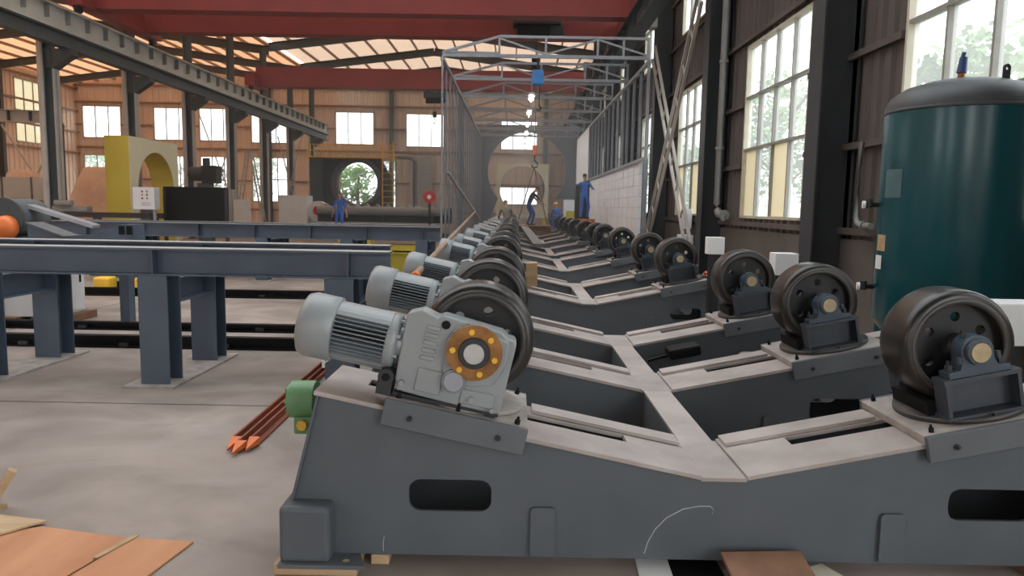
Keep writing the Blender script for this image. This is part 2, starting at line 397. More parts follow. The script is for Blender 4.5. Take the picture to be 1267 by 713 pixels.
# unseen front wall, added to cut low light; doorways placed for the tank highlight
pF = lambda u, z, d: (u, YF - 5 + d, z)
wf = shell('wall_front')
corrugated(XLL, XR, 0, 11.9, [(-2.7, -.5, 0.0001, 5.5), (-12.5, -10, 0.0001, 5.5), (-29, -21, .0001, 6.0)], .5, .06, pF).build('sheet', 'wall_tan', wf)
# left wall (x = -34) of the far bay
pL = lambda u, z, d: (XLL + d, u, z)
wL = [(26, 29, 1.5, 5), (32, 35, 1.5, 5), (38, 41, 1.5, 5), (50, 53, 5.5, 9.8), (44, 46.5, 5.0, 9.8), (20, 23, 1.5, 5)]
wl_ = shell('wall_left')
corrugated(YF - 5, YB, 0, 11.0, wL, .5, .06, pL).build('sheet', 'wall_tan', wl_)
for z in (1.2, 5.2, 6.8, 8.4, 10.1):
    MB().box(XLL + .08, XLL + .2, YF - 5, YB, z - .07, z + .07).build('girt', 'purlin', wl_)
for y in (18, 24, 30, 36, 42, 48, 54):
    MB().ibeam((XLL + .4, y, 0), (XLL + .4, y, 10.5), .3, .45, up=(1, 0, 0)).build('column', 'rafter', wl_)
for h in wL: window(h, pL, 3, [0, .5, 1], fw=.07, creams=[(i, j) for i in range(3) for j in range(2)] if h[2] > 3 else ())

# ceiling: two gabled bays of translucent sheet on purlins and rafters
AZ = 11.85
cl = shell('ceiling')
def roof_z(x):
    for a, ap, b in ((XLL, -24.0, XL), (XL, -5.4, XR)):
        if a <= x <= b: return AZ - .13 * abs(x - ap)
    return 10.5
ry = [YF - 5, 3, 9, 15, 18, 24, 30, 36, 42, 48, 54, YB]
for a, b in zip(ry, ry[1:]):
    for x0, x1 in ((XLL, -24), (-24, XL), (XL, -5.4), (-5.4, XR)):
        z0, z1 = roof_z(x0 + .001), roof_z(x1 - .001)
        MB().add([(x0, a, z0), (x1, a, z1), (x1, b, z1), (x0, b, z0)], [(0, 1, 2, 3)]).build('roof_sheet', ('skylight' if 9 <= b <= 15 else 'roof_metal' if b <= 3 else 'roof') if x0 > -20 else 'roof_orange', cl)  # unseen near bays: skylight and metal sheets picked to shape the foreground light
x = XLL + .6
while x < XR - .2:
    z = roof_z(x) - .1
    MB().bar((x, YF - 5, z), (x, YB, z), .07, .16).build('purlin', 'purlin', cl); x += 1.28 if x < -16 or True else 1
for y in ry[1:-1]:
    for x0, x1 in ((XLL, -24), (-24, XL), (XL, -5.4), (-5.4, XR)):
        z0, z1 = roof_z(x0 + .001) - .42, roof_z(x1 - .001) - .42
        MB().ibeam((x0, y, z0), (x1, y, z1), .22, .46, .03, .02).build('rafter', 'rafter', cl)

# ------------------------------------------------------------------ columns and crane runways
lcY = [22.4, 27.1, 31.8, 36.5, 41.2, 46.0, 50.8]
for i, y in enumerate(lcY):
    t = thing('steel_column', 'steel column under the left crane runway, %s from the camera' % ORD[i], 'column', (XL - .06, y, 0), group='columns of the left crane runway')
    m = MB(); m.box(-.16, .16, -.012, .012, .03, 10.1); m.box(-.16, -.145, -.17, .17, .03, 10.1)
    m.build('web', 'column_left', t)
    MB().box(.145, .16, -.17, .17, .03, 6.1).build('flange', 'column_edge', t, label='pale flange')  # one flange paler than the web
    MB().box(-.32, .32, -.3, .3, 0, .03).build('base_plate', 'column_left', t)
    MB().plate([(-.2, 6.08), (-.18, 5.5), (.18, 5.5), (.75, 5.9), (.75, 6.08)], [], .34, (0, -.17, 0)).build('bracket', 'runway_dark', t)
    MB().cyl((-.14, -.27, .03), (-.14, -.27, 6.9), .085, n=14).build('pale_upright', 'column_edge', t, label='pale upright standing in for the lit strip of the column')  # pale upright added in place of the lit flange strip
def runway(name, label, x, y0, y1, zt, matw, matd, step, side):
    t = thing(name, label, 'crane runway', (x, y0, zt))
    L = y1 - y0
    MB().ibeam((0, 0, -.34), (0, L, -.34), .42, .68, .03, .02).build('girder', matw, t)
    MB().box(-.04, .04, 0, L, 0, .1).build('rail', 'pole', t)
    k = int(L / step)
    for i in range(k): MB().box(-.16, .16, i * step + .4, i * step + .42, -.42, -.03).build('stiffener', matd, t)
    return t
r1 = runway('crane_runway', 'long grey crane runway girder with stiffeners along the left columns', XL + .45, 14.0, 52.6, 7.2, 'runway', 'stiff', 1.0, 1)
MB().ibeam((0, 0, -.9), (0, 38.6, -.9), .3, .42, .03, .02).build('lower_girder', 'column_left', r1)
r2 = runway('crane_runway', 'dark crane runway girder along the right wall columns', 3.5, 8.0, 56.0, 7.42, 'runway_dark', 'column', 2.0, -1)

def girder(t, y, w, h, z0, x0, x1, name='box_girder'):
    g = MB().box(x0, x1, y - w / 2, y + w / 2, z0, z0 + h).build(name, 'red', t)
    MB().box(x0, x1, y - w / 2 - .05, y + w / 2 + .05, z0 - .03, z0 - .001).build('bottom_flange', 'red', g)
    return g
def crane(label, ys, z0, h, trolley):
    t = thing('bridge_crane', label, 'crane', (-5.1, sum(ys) / len(ys), z0))
    oy = sum(ys) / len(ys)
    for y in ys: girder(t, y - oy, .5, h, 0.0, -8.4, 8.6)
    for x in (-8.45, 8.86):
        ec = MB().box(x - .25, x + .25, min(ys) - oy - 1.0, max(ys) - oy + 1.0, -.1, .5).build('end_carriage', 'red', t)
        for s in (-.8, .8):
            MB().cyl((x - .07, (min if s < 0 else max)(ys) - oy + s, -.16), (x + .07, (min if s < 0 else max)(ys) - oy + s, -.16), .16, n=16).build('wheel', 'dark', ec)
    if len(ys) == 1:
        MB().box(-8.4, 8.4, .3, .9, h - .12, h - .08).build('walkway', 'red', t)
    return t
crane('red overhead crane with two box girders, nearest to the camera', (23.9, 26.9), 7.62, 1.0, 0)
crane('red overhead crane with a single box girder, farther down the hall', (38.6,), 7.62, 0.95, 0)
def hoist(label, x, y, z):
    t = thing('hoist', label, 'hoist', (x, y, z))
    MB().box(-.55, .55, -.3, .3, -.42, -.12).build('trolley_frame', 'dark', t, .01)
    MB().cyl((-.45, 0, -.5), (.3, 0, -.5), .19, n=18).build('drum', 'black', t)
    MB().cyl((.32, 0, -.5), (.62, 0, -.5), .15, n=16).build('motor', 'runway_dark', t)
    for s in (-.35, .35): MB().cyl((s, -.18, -.06), (s, .18, -.06), .1, n=14).build('wheel', 'dark', t)
    MB().tube([(0, 0, -.6), (0, 0, -1.15)], .012).build('rope', 'black', t)
    hb = MB().box(-.1, .1, -.07, .07, -1.4, -1.1).build('hook_block', 'black', t, .02)
    MB().tube([(0, 0, -1.4), (.0, 0, -1.5), (.07, 0, -1.58), (.05, 0, -1.68), (-.05, 0, -1.68), (-.09, 0, -1.6)], .025).build('hook', 'dark', hb)
    return t
h1 = hoist('black electric hoist hanging between the two nearer red crane girders', .62, 26.25, 8.55)
h1.scale = (1.5, 1.2, 1.5)
for x in (-.5, .5): MB().box(x - .04, x + .04, -.2, .9, .05, .12).box(x - .04, x + .04, -.2, -.1, -.2, .05).build('support_arm', 'dark', h1)
hoist('small black hoist hanging under the farther red crane girder', -4.3, 38.6, 7.59)
# ------------------------------------------------------------------ stud-framed booth in the middle of the hall
BX0, BX1 = -2.1, 3.62
def stud_wall(label, x, y0, y1, z0, z1, n, flip):
    t = thing('stud_wall', label, 'stud wall', (x, y0, 0))
    L = y1 - y0
    for i in range(n):
        y = L * i / (n - 1)
        m = MB(); W = .026 if not flip else .04; m.box(-W, W, y - .04, y - .034, z0, z1); m.box(-W, -W + .006, y - .04, y + .04, z0, z1); m.box(W - .006, W, y - .04, y + .04, z0, z1)
        m.build('stud', 'galv_dark' if i else 'galv', t)
    MB().box(-.05, .05, -.06, L + .06, z1, z1 + .09).build('top_rail', 'galv', t)
    MB().box(-.05, .05, -.06, L + .06, z0 - .02, z0 + .06).build('bottom_rail', 'galv', t)
    return t
sw = stud_wall('left wall of thin steel studs of the open booth frame', BX0, 20.7, 43.8, .02, 5.62, 20, 0)
MB().bar((.08, 1.0, 2.6), (.08, 21, .9), .07, .07).build('brace', 'galv', sw)
sw = stud_wall('right wall of thin steel studs standing above the white panel wall', BX1, 20.7, 43.8, 3.02, 5.62, 20, 1)
MB().box(-.06, .06, -.1, .06, 0, 3.0).build('corner_post', 'galv_dark', sw)
MB().box(-.075, -.05, 15.9, 22.9, 3.05, 5.6).build('infill_panel', 'panel', sw, label='pale sheet closing the far studs')
for i, y in enumerate([20.7, 24.4, 28.2, 32.0, 35.8, 39.6, 43.2]):
    t = thing('roof_truss', 'light steel roof truss across the booth, %s from the camera' % ORD[i], 'truss', ((BX0 + BX1) / 2, y, 5.72), group='trusses over the booth')
    W = (BX1 - BX0) / 2
    MB().box(-W, W, -.04, .04, 0, .09).build('bottom_chord', 'galv', t)
    tp = lambda x: .42 if x < -W * .45 else .42
    MB().bar((-W, 0, .12), (-W * .45, 0, .56), .06, .07).build('top_chord', 'galv', t)
    MB().box(-W * .45, W, -.035, .035, .53, .6).build('top_chord', 'galv', t)
    for k, xx in enumerate((-W * .45, 0, W * .5, W * .75, W - .04)): MB().box(xx - .03, xx + .03, -.03, .03, .09, .54).build('web_post', 'galv', t)
    for a, b in (((-W * .45, .52), (0, .1)), ((0, .1), (W * .5, .52)), ((W * .5, .52), (W, .1)), ((-W, .14), (-W * .45, .12))):
        MB().bar((a[0], 0, a[1]), (b[0], 0, b[1]), .045, .05).build('web_diagonal', 'galv', t)
# white panels laid in courses
t = thing('panel_wall', 'low wall of white insulated panels below the right studs', 'panel wall', (3.72, 22, 0))
ph = 3.0 / 9; pw = 1.05
for r in range(9):
    for c in range(14):
        y = c * pw + (0); d = random.uniform(-.006, .006)
        if c == 6 and r < 3: continue
        MB().box(-.05 + d, .05, y + .035, y + pw - .035, r * ph + .005, (r + 1) * ph - .005).build('panel', 'panel', t)
MB().box(.052, .07, 0, 14 * pw, 0, 3.0).build('backing', 'galv', t)
MB().box(-.06, .05, 6 * pw + .05, 7 * pw - .05, .2, 1.0).build('vent', 'galv_dark', t)
# grey portal with a round opening
t = thing('booth_portal', 'dark grey steel portal with a large round opening at the end of the booth', 'portal', (.6, 44.2, 0))
cx, cz, r = .03, 3.75, 2.35
out = [(-3.1, 0), (-3.1, 6.5), (3.12, 6.5), (3.12, 2.15), (2.6, 2.15)]
zc = 2.15; a0 = math.degrees(math.asin((zc - cz) / r))
out = [(2.98, zc), (2.98, 6.5), (-3.1, 6.5), (-3.1, 0), (-2.45, 0), (cx - math.cos(R(a0)) * r, zc)] + circle(cx, cz, r, 40, 180 - a0, a0)
MB().plate(out, [], .35).build('front_plate', 'portal', t)
MB().box(2.3, 2.95, .05, .3, 0, 2.13).build('side_panel', 'panel', t, label='white lower panel')
t = thing('ring_stand', 'yellow square plate with a round hole seen through the grey portal', 'ring', (.45, 52, 0))
MB().plate([(-1.85, .9), (1.85, .9), (1.85, 4.7), (-1.85, 4.7)], [circle(0, 2.9, 1.6, 36)], .25).build('ring_plate', 'yellow_pale', t)
MB().lathe([(1.6, -.04), (1.7, -.04), (1.7, .3), (1.6, .3)], (0, 0, 2.9), (0, 1, 0), 40, close=True).build('ring_lip', 'white', t)
for s in (-1.6, 1.6): MB().box(s - .15, s + .15, -.3, .5, 0, .9).build('foot', 'yellow', t)
# light fittings hung down the middle of the booth
for i, y in enumerate([24.4, 28.2, 32.0, 35.8, 39.6, 43.2]):
    t = thing('strip_light', 'white strip light hung below the booth trusses, %s from the camera' % ORD[i], 'light', (.45, y, 5.2), group='strip lights hung inside the booth')
    MB().box(-.09, .09, -.6, .6, 0, .07).build('housing', 'white', t)
    MB().tube([(0, 0, .07), (0, 0, .525)], .015).build('hanger', 'galv', t)
    MB().cyl((0, -.58, -.03), (0, .58, -.03), .03, n=8).build('tube', 'added_glow', t)
t = thing('chain_hoist', 'blue chain hoist hanging under the first booth trusses', 'hoist', (.55, 20.7, 5.74))
MB().box(-.16, .16, -.14, .14, -.75, -.35).build('body', 'lightblue', t, .03)
MB().tube([(0, 0, -.02), (0, 0, -.4)], .03).build('hanger', 'dark', t)
MB().tube([(.05, 0, -.74), (.05, 0, -1.3)], .015).build('chain', 'dark', t)
MB().tube([(.05, 0, -1.3), (.1, 0, -1.37), (.05, 0, -1.46), (-.02, 0, -1.4)], .025).build('hook', 'dark', t)
t = thing('crane_hook', 'crane hook on its rope hanging in the grey round opening', 'hook', (.78, 32.0, 3.95))
MB().tube([(0, 0, .3), (.0, 0, 1.77)], .02).build('rope', 'dark', t)
MB().box(-.1, .1, -.08, .08, -.1, .35).build('hook_block', 'orange', t, .03)
MB().tube([(0, 0, -.1), (0, 0, -.3), (.14, 0, -.42), (.12, 0, -.58), (-.05, 0, -.62), (-.13, 0, -.5)], .04).build('hook', 'dark', t)
t = thing('lifting_sling', 'pair of dark sling ropes spreading down from the crane hook', 'sling', (.78, 32.0, 3.36))
for dx in (-.7, .62): MB().tube([(0, 0, 0), (dx * .45, 0, -1.1), (dx, 0, -2.47)], .025).build('rope', 'pole', t)
# ------------------------------------------------------------------ roller frames
groups = [[3.1, 4.63, 6.18], [8.9, 10.85], [13.6, 16.3], [18.0, 20.9], [24.2, 26.6], [29.7, 32.9], [36.1, 39.0]]
D = .52
ZV = .425
def arm_z(x): return ZV + TS * max(0, abs(x) - .1)
def cross_beam(par, y, detail, gi=0):
    """one V-shaped cross beam; x measured from the centre line, front web at y"""
    ol = [(-1.92, .05), (1.92, .05), (1.92, .22), (1.78, arm_z(1.78)), (.1, ZV), (-.1, ZV), (-1.78, arm_z(1.78)), (-1.92, .22)]
    hl = [rrect(-1.385, -1.02, .255, .4, .05), rrect(1.0, 1.375, .255, .4, .05)]
    cb = MB().plate(ol, hl, .016, (0, 0, 0)).build('cross_beam', 'frame', par); cb.location = (0, y, 0)
    MB().plate(ol, hl, .016, (0, D - .06, 0)).build('rear_web', 'frame', cb)
    for s in (-1, 1):
        e = MB(); e.M = Matrix.Translation((s * 1.85, D / 2 - .01, .5)); e.M = Matrix.Identity(4)
        e.bar((s * 1.92, D / 2 - .03, .05), (s * 1.92, D / 2 - .03, .22), .012, D - .02, up=(0, 1, 0))
        e.bar((s * 1.92, D / 2 - .03, .21), (s * 1.78, D / 2 - .03, arm_z(1.78)), .012, D - .02, up=(0, 1, 0))
        e.build('end_plate', 'frame', cb)
        # sloped top plate with a long slot
        ux = Vector((s, 0, TS)).normalized(); L = (1.80 - .1) / ux.x * s
        m = MB(); wv = Vector((0, 1, 0))
        outer = [(0, -.02), (1.735, -.02), (1.735, .5), (0, .5)] if s > 0 else [(0, .5), (1.735, .5), (1.735, -.02), (0, -.02)]
        slot = [(.3, .25), (1.55, .25), (1.55, .355), (.3, .355)]
        m.plate(outer, [slot], .02, Vector((s * .1, 0, ZV + (.0 if s < 0 else 0))), ux, wv)
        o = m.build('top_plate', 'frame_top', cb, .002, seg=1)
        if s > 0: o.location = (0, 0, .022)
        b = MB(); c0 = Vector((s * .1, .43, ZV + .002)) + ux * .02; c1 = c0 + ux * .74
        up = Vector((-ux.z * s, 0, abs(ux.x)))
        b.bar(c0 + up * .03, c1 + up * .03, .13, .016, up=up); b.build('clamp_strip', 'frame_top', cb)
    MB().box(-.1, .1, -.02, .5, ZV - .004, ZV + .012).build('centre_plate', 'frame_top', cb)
    if detail:
        for x in (-.79, .755):
            MB().plate(rrect(x - .055, x + .055, .06, .285, .02), [], .02, (0, -.02, 0)).build('lifting_pad', 'frame', cb, .003)
        for s in (-1, 1):
            f = MB().box(min(s * 1.935, s * 1.715), max(s * 1.935, s * 1.715), -.1, .12, .05, .30).build('foot_block', 'frame', cb, .02, seg=3)
            MB().plate([(s * 1.935, .0), (s * 1.56, .0), (s * 1.60, .12), (s * 1.935, .12)] if s < 0 else [(s * 1.56, .0), (s * 1.935, .0), (s * 1.935, .12), (s * 1.60, .12)],
                       [circle(s * 1.65, .05, .016, 12)], .018, (0, -.12, .052), (1, 0, 0), (0, 1, 0)).build('foot_plate', 'skirt', f)
    else:
        for s in (-1, 1): MB().box(s * 1.8 - .12, s * 1.8 + .12, -.05, .4, 0, .2).build('foot_block', 'frame', cb)
    return cb
for gi, ys in enumerate(groups):
    t = thing('roller_cradle', ('dark grey V-shaped welded roller frame in the foreground with pale top plates' if gi == 0 else
              'V-shaped roller frame, %s from the camera in the row' % ORD[gi]), 'frame', (VX, ys[0], 0), group='V-shaped roller frames in a row')
    for y in ys: cross_beam(t, y - ys[0], gi < 2, gi)
    L = ys[-1] - ys[0]
    sp = MB().box(-.08, .08, .5, L + .01, .1, ZV - .004).build('spine_beam', 'frame', t)
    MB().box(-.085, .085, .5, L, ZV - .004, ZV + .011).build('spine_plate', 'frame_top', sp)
    for s in (-1, 1):
        MB().box(s * 1.6 - .05, s * 1.6 + .05, D - .05, L, .1, .3).build('side_tie', 'frame', t)
    if gi == 0:
        a = [(-.335, .075), (-.32, .13), (-.29, .19), (-.24, .245), (-.17, .285), (-.1, .30), (-.05, .30), (-.035, .285), (-.04, .265)]
        MB().tube([(x, -.0015, z) for x, z in a], .0022, 6).build('chalk_arc', 'chalk', t, label='white curved chalk line')
        MB().tube([(-1.498, -.0015, .065), (-1.50, -.0015, .10), (-1.495, -.0015, .135)], .0015, 5).build('chalk_mark', 'chalk', t)

# ------------------------------------------------------------------ wheels
def wheel_parts(par, n, loc):
    """wheel turning about y, centred on loc"""
    w = .24; r = .262
    prof = [(.205, 0), (.235, -.002), (.250, .008), (.259, .028), (r, .06), (r, w - .06), (.259, w - .028), (.250, w - .008), (.235, w), (.205, w), (.196, w - .01), (.196, .01)]
    whl = MB().lathe([(a, h - w / 2) for a, h in prof], (0, 0, 0), (0, 1, 0), n, close=True).build('wheel', 'tyre', par)
    whl.location = loc
    MB().lathe([(.196, -w / 2 - .003), (.222, -w / 2 - .004), (.224, -w / 2 + .002), (.196, -w / 2 + .012)], (0, 0, 0), (0, 1, 0), n, close=True).build('rim_ring', 'rim', whl)
    holes = [circle(.135 * math.cos(R(22 + 60 * k)), .135 * math.sin(R(22 + 60 * k)), .023, 12) for k in range(6)]
    MB().plate(circle(0, 0, .2, n), holes, .03, (0, -.075, 0)).build('wheel_disc', 'disc', whl)
    MB().lathe([(0, -.125), (.05, -.125), (.058, -.115), (.062, -.07), (.062, .11), (0, .11)], (0, 0, 0), (0, 1, 0), 20).build('hub', 'dark', whl)
    return whl
def bolt(m, p, r=.012, h=.02, ax=(0, 0, 1)):
    ax = Vector(ax); p = Vector(p); m.cyl(p, p + ax * h, r, n=6, smooth=False); m.cyl(p + ax * h * .3, p + ax * h * 1.7, r * .5, n=6); return m
def base(par, x0, x1, s):
    bp = MB().box(x0, x1, -.03, .56, .022, .062).build('base_plate', 'plate_dusty', par, .003, seg=1)
    MB().box(x0, x1, -.05, -.022, -.055, .062).build('front_skirt', 'skirt', par, .003, seg=1)
    MB().box(x0, x1, .552, .575, -.055, .062).build('rear_skirt', 'skirt', par)
    for x in (x0 + .05, (x0 + x1) / 2, x1 - .05):
        for y in (.005, .525): bolt(MB(), (x, y, .062)).build('bolt', 'black', bp)
    for x in (x0 + .12, x1 - .12): bolt(MB(), (x, -.05, .0), .013, .012, (0, -1, 0)).build('bolt', 'dark', bp)
    return bp
def make_idler(n):
    t = thing('idler_roller', '', 'roller', (0, 0, 0), (0, -SL, 0), 'free rollers on the right arms')
    base(t, -.31, .34, 1)
    MB().lathe([(0, .062), (.275, .062), (.28, .066), (.28, .082), (.275, .086), (0, .086)], (0.02, .27, 0), (0, 0, 1), max(n, 24)).build('turntable', 'rim', t)
    wheel_parts(t, n, (0, .285, .365))
    for y0, y1, sgn in ((.03, .13, -1), (.44, .54, 1)):
        b = MB()
        b.box(-.165, .175, y0, y1, .245, .265)
        for x in (-.16, .155): b.plate([(x, y0), (x + .016, y0), (x + .016, y1), (x, y1)], [], .16, (0, 0, .245), (1, 0, 0), (0, 1, 0)) if False else b.box(x, x + .016, y0, y1, .086, .246)
        ym = (y0 + y1) / 2 + .015
        b.box(-.145, .156, ym, ym + .014, .086, .246); b.box(-.17, .18, y0 - .01, y1, .086, .098)
        br = b.build('bracket', 'bracket', t)
        p = MB(); yc = (y0 + y1) / 2
        o = [(-.135, .265), (.135, .265), (.135, .292), (.085, .297), (.072, .33)] + circle(0, .37, .072, 12, -10, 190) + [(-.072, .33), (-.085, .297), (-.135, .292)]
        p.plate(o, [], .084, (0, yc - .042, 0))
        pb = p.build('pillow_block', 'pillow', t, .006)
        f = yc - .042 if sgn < 0 else yc + .042
        MB().cyl((0, f, .37), (0, f + sgn * .022, .37), .058, .055, n=20).build('end_cover', 'pillow', pb)
        MB().cyl((0, f + sgn * .02, .37), (0, f + sgn * .027, .37), .043, n=20).build('shaft_end', 'brass', pb, label='pale brass coloured shaft end')
        for x in (-.112, .112): bolt(MB(), (x, yc, .295), .017, .026).build('bolt', 'dark', pb)
        bolt(MB(), (-.035, yc, .435), .01, .02).build('grease_nipple', 'dark', pb)
        for x in (-.085, .085): MB().cyl((x, f, .33), (x, f, .36), .012, n=8).build('bolt', 'pillow', pb)
    MB().box(-.2, -.06, .13, .44, .087, .15).build('rib', 'black', t)
    return t
def make_drive(n):
    t = thing('drive_roller', '', 'drive unit', (0, 0, 0), (0, SL, 0), 'motor driven rollers on the left arms')
    base(t, -.33, .30, -1)
    MB().lathe([(0, .062), (.265, .062), (.27, .066), (.27, .078), (.265, .082), (0, .082)], (0.0, .27, 0), (0, 0, 1), max(n, 24)).build('turntable', 'plate_dusty', t)
    wheel_parts(t, n, (0, .31, .352))
    # gearbox housing
    cz = .335
    o = [(-.315, -.19), (-.3, -.243), (.152, -.262), (.166, -.235), (.172, .07), (.158, .085), (.13, .085), (.10, .107), (-.165, .125), (-.185, .11), (-.26, .128), (-.32, .10)]
    g = MB().plate([(x, z + cz) for x, z in o], [], .135, (0, .01, 0)).build('gearbox', 'machine', t, .014, seg=3)
    d = MB(); d.plate([(x, z + cz) for x, z in [(-.13, .03), (-.12, -.12), (-.02, -.16), (.11, -.13), (.15, -.02), (.14, .075), (.0, .098), (-.10, .09)]], [], .03, (0, -.005, 0))
    d.build('cover_face', 'machine', g, .01)
    for i in range(5): MB().box(-.225, -.165, -.002, .02, cz + .055 - i * .034, cz + .073 - i * .034).build('rib', 'machine', g, .003)
    MB().box(-.225, -.11, -.001, .02, cz - .225, cz - .12).build('pad', 'machine', g, .006)
    MB().box(-.02, .13, -.001, .02, cz - .235, cz - .17).build('pad', 'machine', g, .006)
    MB().cyl((-.145, .012, cz + .088), (-.145, .001, cz + .088), .019, n=16).build('lifting_hole', 'black', g)
    MB().box(-.31, .16, -.0, .16, cz - .262, cz - .25).build('foot_flange', 'dark', g)
    fo = circle(0, cz, .121, 40, -118, 210) + [(-.075, cz - .092)]
    fl_ = MB().plate(circle(0, cz, .121, 44, -112, 216), [], .022, (0, -.03, 0)).build('output_flange', 'rust', t, .004)
    for k in range(6):
        a = R(108 - 57 * k); x = .093 * math.cos(a); z = cz + .093 * math.sin(a)
        MB().cyl((x, -.03, z), (x, -.044, z), .0135, n=6, smooth=False).build('bolt', 'bolt_yellow', fl_)
    MB().cyl((0, -.03, cz), (0, -.042, cz), .07, .066, n=28).build('seal_ring', 'dark', fl_)
    MB().cyl((0, -.04, cz), (0, -.05, cz), .046, .044, n=24).build('shaft_end', 'steel', fl_)
    cc = MB().cyl((-.06, -.004, cz - .142), (-.06, -.026, cz - .142), .053, .053, n=24).build('cover_cap', 'galv_dark', t); MB().cyl((-.06, -.026, cz - .142), (-.06, -.034, cz - .142), .046, .042, n=24).build('cap_face', 'galv', cc)
    for x, z in ((-.03, .115), (-.28, -.2), (.03, -.205), (.13, -.235)):
        MB().cyl((x, .0, cz + z), (x, -.02, cz + z), .014 if z > 0 else .011, n=10).build('plug', 'galv', g)
    # motor, axis along x
    mz = .272; my = .135
    mo = MB().cyl((-.64, my, mz), (-.385, my, mz), .1, n=24).build('motor_body', 'black', t)  # black core paints the dark gaps between the cooling fins
    fb = MB()
    for k in range(11):
        for s in (-1, 1):
            a = R(-50 + 8.6 * k); c = (-.5125, my + s * .114 * math.cos(a), mz + .114 * math.sin(a))
            fb.cbox(c, (.255, .03, .0055), (math.degrees(a) * s if s > 0 else -math.degrees(a), 0, 0))
    fb.build('cooling_fins', 'fins', mo, kind='stuff')
    sh = MB()
    for a0, a1 in ((42, 138), (228, 312)):
        k = 10; vs = []; 
        for xx in (-.64, -.385):
            for rr in (.133, .1):
                for i in range(k + 1):
                    a = R(a0 + (a1 - a0) * i / k); vs.append((xx, my + rr * math.cos(a), mz + rr * math.sin(a)))
        n1 = k + 1; fs = []
        for i in range(k):
            fs += [(i, i + 1, 2 * n1 + i + 1, 2 * n1 + i), (n1 + i, 3 * n1 + i, 3 * n1 + i + 1, n1 + i + 1), (i, n1 + i, n1 + i + 1, i + 1), (2 * n1 + i, 2 * n1 + i + 1, 3 * n1 + i + 1, 3 * n1 + i)]
        fs += [(0, 2 * n1, 3 * n1, n1), (k, n1 + k, 3 * n1 + k, 2 * n1 + k)]
        sh.add(vs, fs)
    sh.build('motor_shell', 'machine', mo)
    MB().lathe([(0, -.79), (.1, -.79), (.134, -.775), (.146, -.745), (.146, -.63), (.14, -.626), (.0, -.626)], (0, my, mz), (1, 0, 0), 32).build('fan_cover', 'machine', mo)
    MB().lathe([(0, -.392), (.126, -.392), (.13, -.385), (.13, -.352), (.118, -.345), (.09, -.335), (0, -.335)], (0, my, mz), (1, 0, 0), 28).build('end_flange', 'machine', mo)
    MB().cyl((-.34, my, mz), (-.31, my, mz), .1, n=24).build('coupling', 'galv', mo)
    for k in range(8):
        a = R(45 * k + 20); MB().cyl((-.352, my + .112 * math.cos(a), mz + .112 * math.sin(a)), (-.328, my + .112 * math.cos(a), mz + .112 * math.sin(a)), .01, n=6).build('bolt', 'galv', mo)
    ta = MB().box(-.385, -.32, .0, .12, .062, .145); ta.cyl((-.352, -.012, .145), (-.352, .12, .145), .035, n=16)
    ta = ta.build('torque_arm', 'dark', t)
    MB().cyl((-.352, -.02, .145), (-.352, -.011, .145), .018, n=6).build('pin', 'black', ta)
    MB().box(-.29, .15, .02, .15, .063, .08).build('foot_plate', 'dark', t)
    # rear pillow block behind the wheel
    MB().box(-.14, .14, .45, .53, .08, .24).build('rear_bracket', 'frame', t)
    MB().plate([(-.13, .24), (.13, .24), (.13, .265), (.075, .30)] + circle(0, .352, .07, 10, -10, 190) + [(-.075, .30), (-.13, .265)], [], .08, (0, .45, 0)).build('pillow_block', 'pillow', t, .005)
    MB().cyl((0, .0, .335), (0, .5, .352), .035, n=12).build('shaft', 'steel', t)
    return t
allY = [y for g in groups for y in g]
ids = {n: None for n in (48, 24)}; drs = {n: None for n in (48, 24)}
XI, XD = 2.105, -.235
for i, y in enumerate(allY):
    n = 48 if i < 4 else 24
    if ids[n] is None: ids[n] = make_idler(n); drs[n] = make_drive(n); a, b = ids[n], drs[n]
    else: a, b = copy_tree(ids[n]), copy_tree(drs[n])
    a.location = (XI, y, ZV + TS * (XI - VX - .1)); b.location = (XD, y, ZV + TS * (VX - .1 - XD))
    a['label'] = '%s free wheel of the right-hand row, %s' % (ORD[i], 'on a turntable plate with blue-grey bearing' if i < 3 else 'counted from the camera')
    b['label'] = '%s motor-driven wheel of the left-hand row, %s' % (ORD[i], ['grey gearbox with rusty flange in full view', 'its grey motor behind the front one'][min(i, 1)] if i < 2 else 'counted from the camera')
# ------------------------------------------------------------------ air receiver tank by the right wall
t = thing('air_tank', 'tall teal air receiver tank with dark domed top by the right wall', 'tank', (3.80, 6.35, 0))
MB().lathe([(0, .42), (.3, .45), (.5, .53), (.6, .68), (.6, 2.46)], n=64).build('shell', 'tank', t)
dm = [(.6, 2.46), (.598, 2.52), (.56, 2.6), (.46, 2.67), (.3, 2.72), (.15, 2.737), (0, 2.74)]
MB().lathe(dm, n=64).build('dome', 'tank_top', t, label='dark grey domed top')
MB().lathe([(.601, 2.455), (.606, 2.46), (.606, 2.478), (.601, 2.483)], n=64, close=True).build('seam', 'tank_top', t)
for k in range(3):
    a = R(40 + 120 * k); c = Vector((.48 * math.cos(a), .48 * math.sin(a), 0))
    lg = MB().box(c.x - .06, c.x + .06, c.y - .06, c.y + .06, .012, .72).build('leg', 'tank', t); MB().box(c.x - .1, c.x + .1, c.y - .1, c.y + .1, 0, .014).build('foot_plate', 'tank_top', lg)
lu = MB().plate([(-.028, 2.69), (.028, 2.69), (.028, 2.78)] + circle(0, 2.79, .028, 8, 0, 180) + [(-.028, 2.78)], [circle(0, 2.782, .013, 10)], .016, (.13, -.33, 0)).build('lifting_lug', 'dark', t)
v = MB().cyl((-.04, 0, 2.73), (-.04, 0, 2.8), .028, n=10).build('safety_valve', 'rust', t)
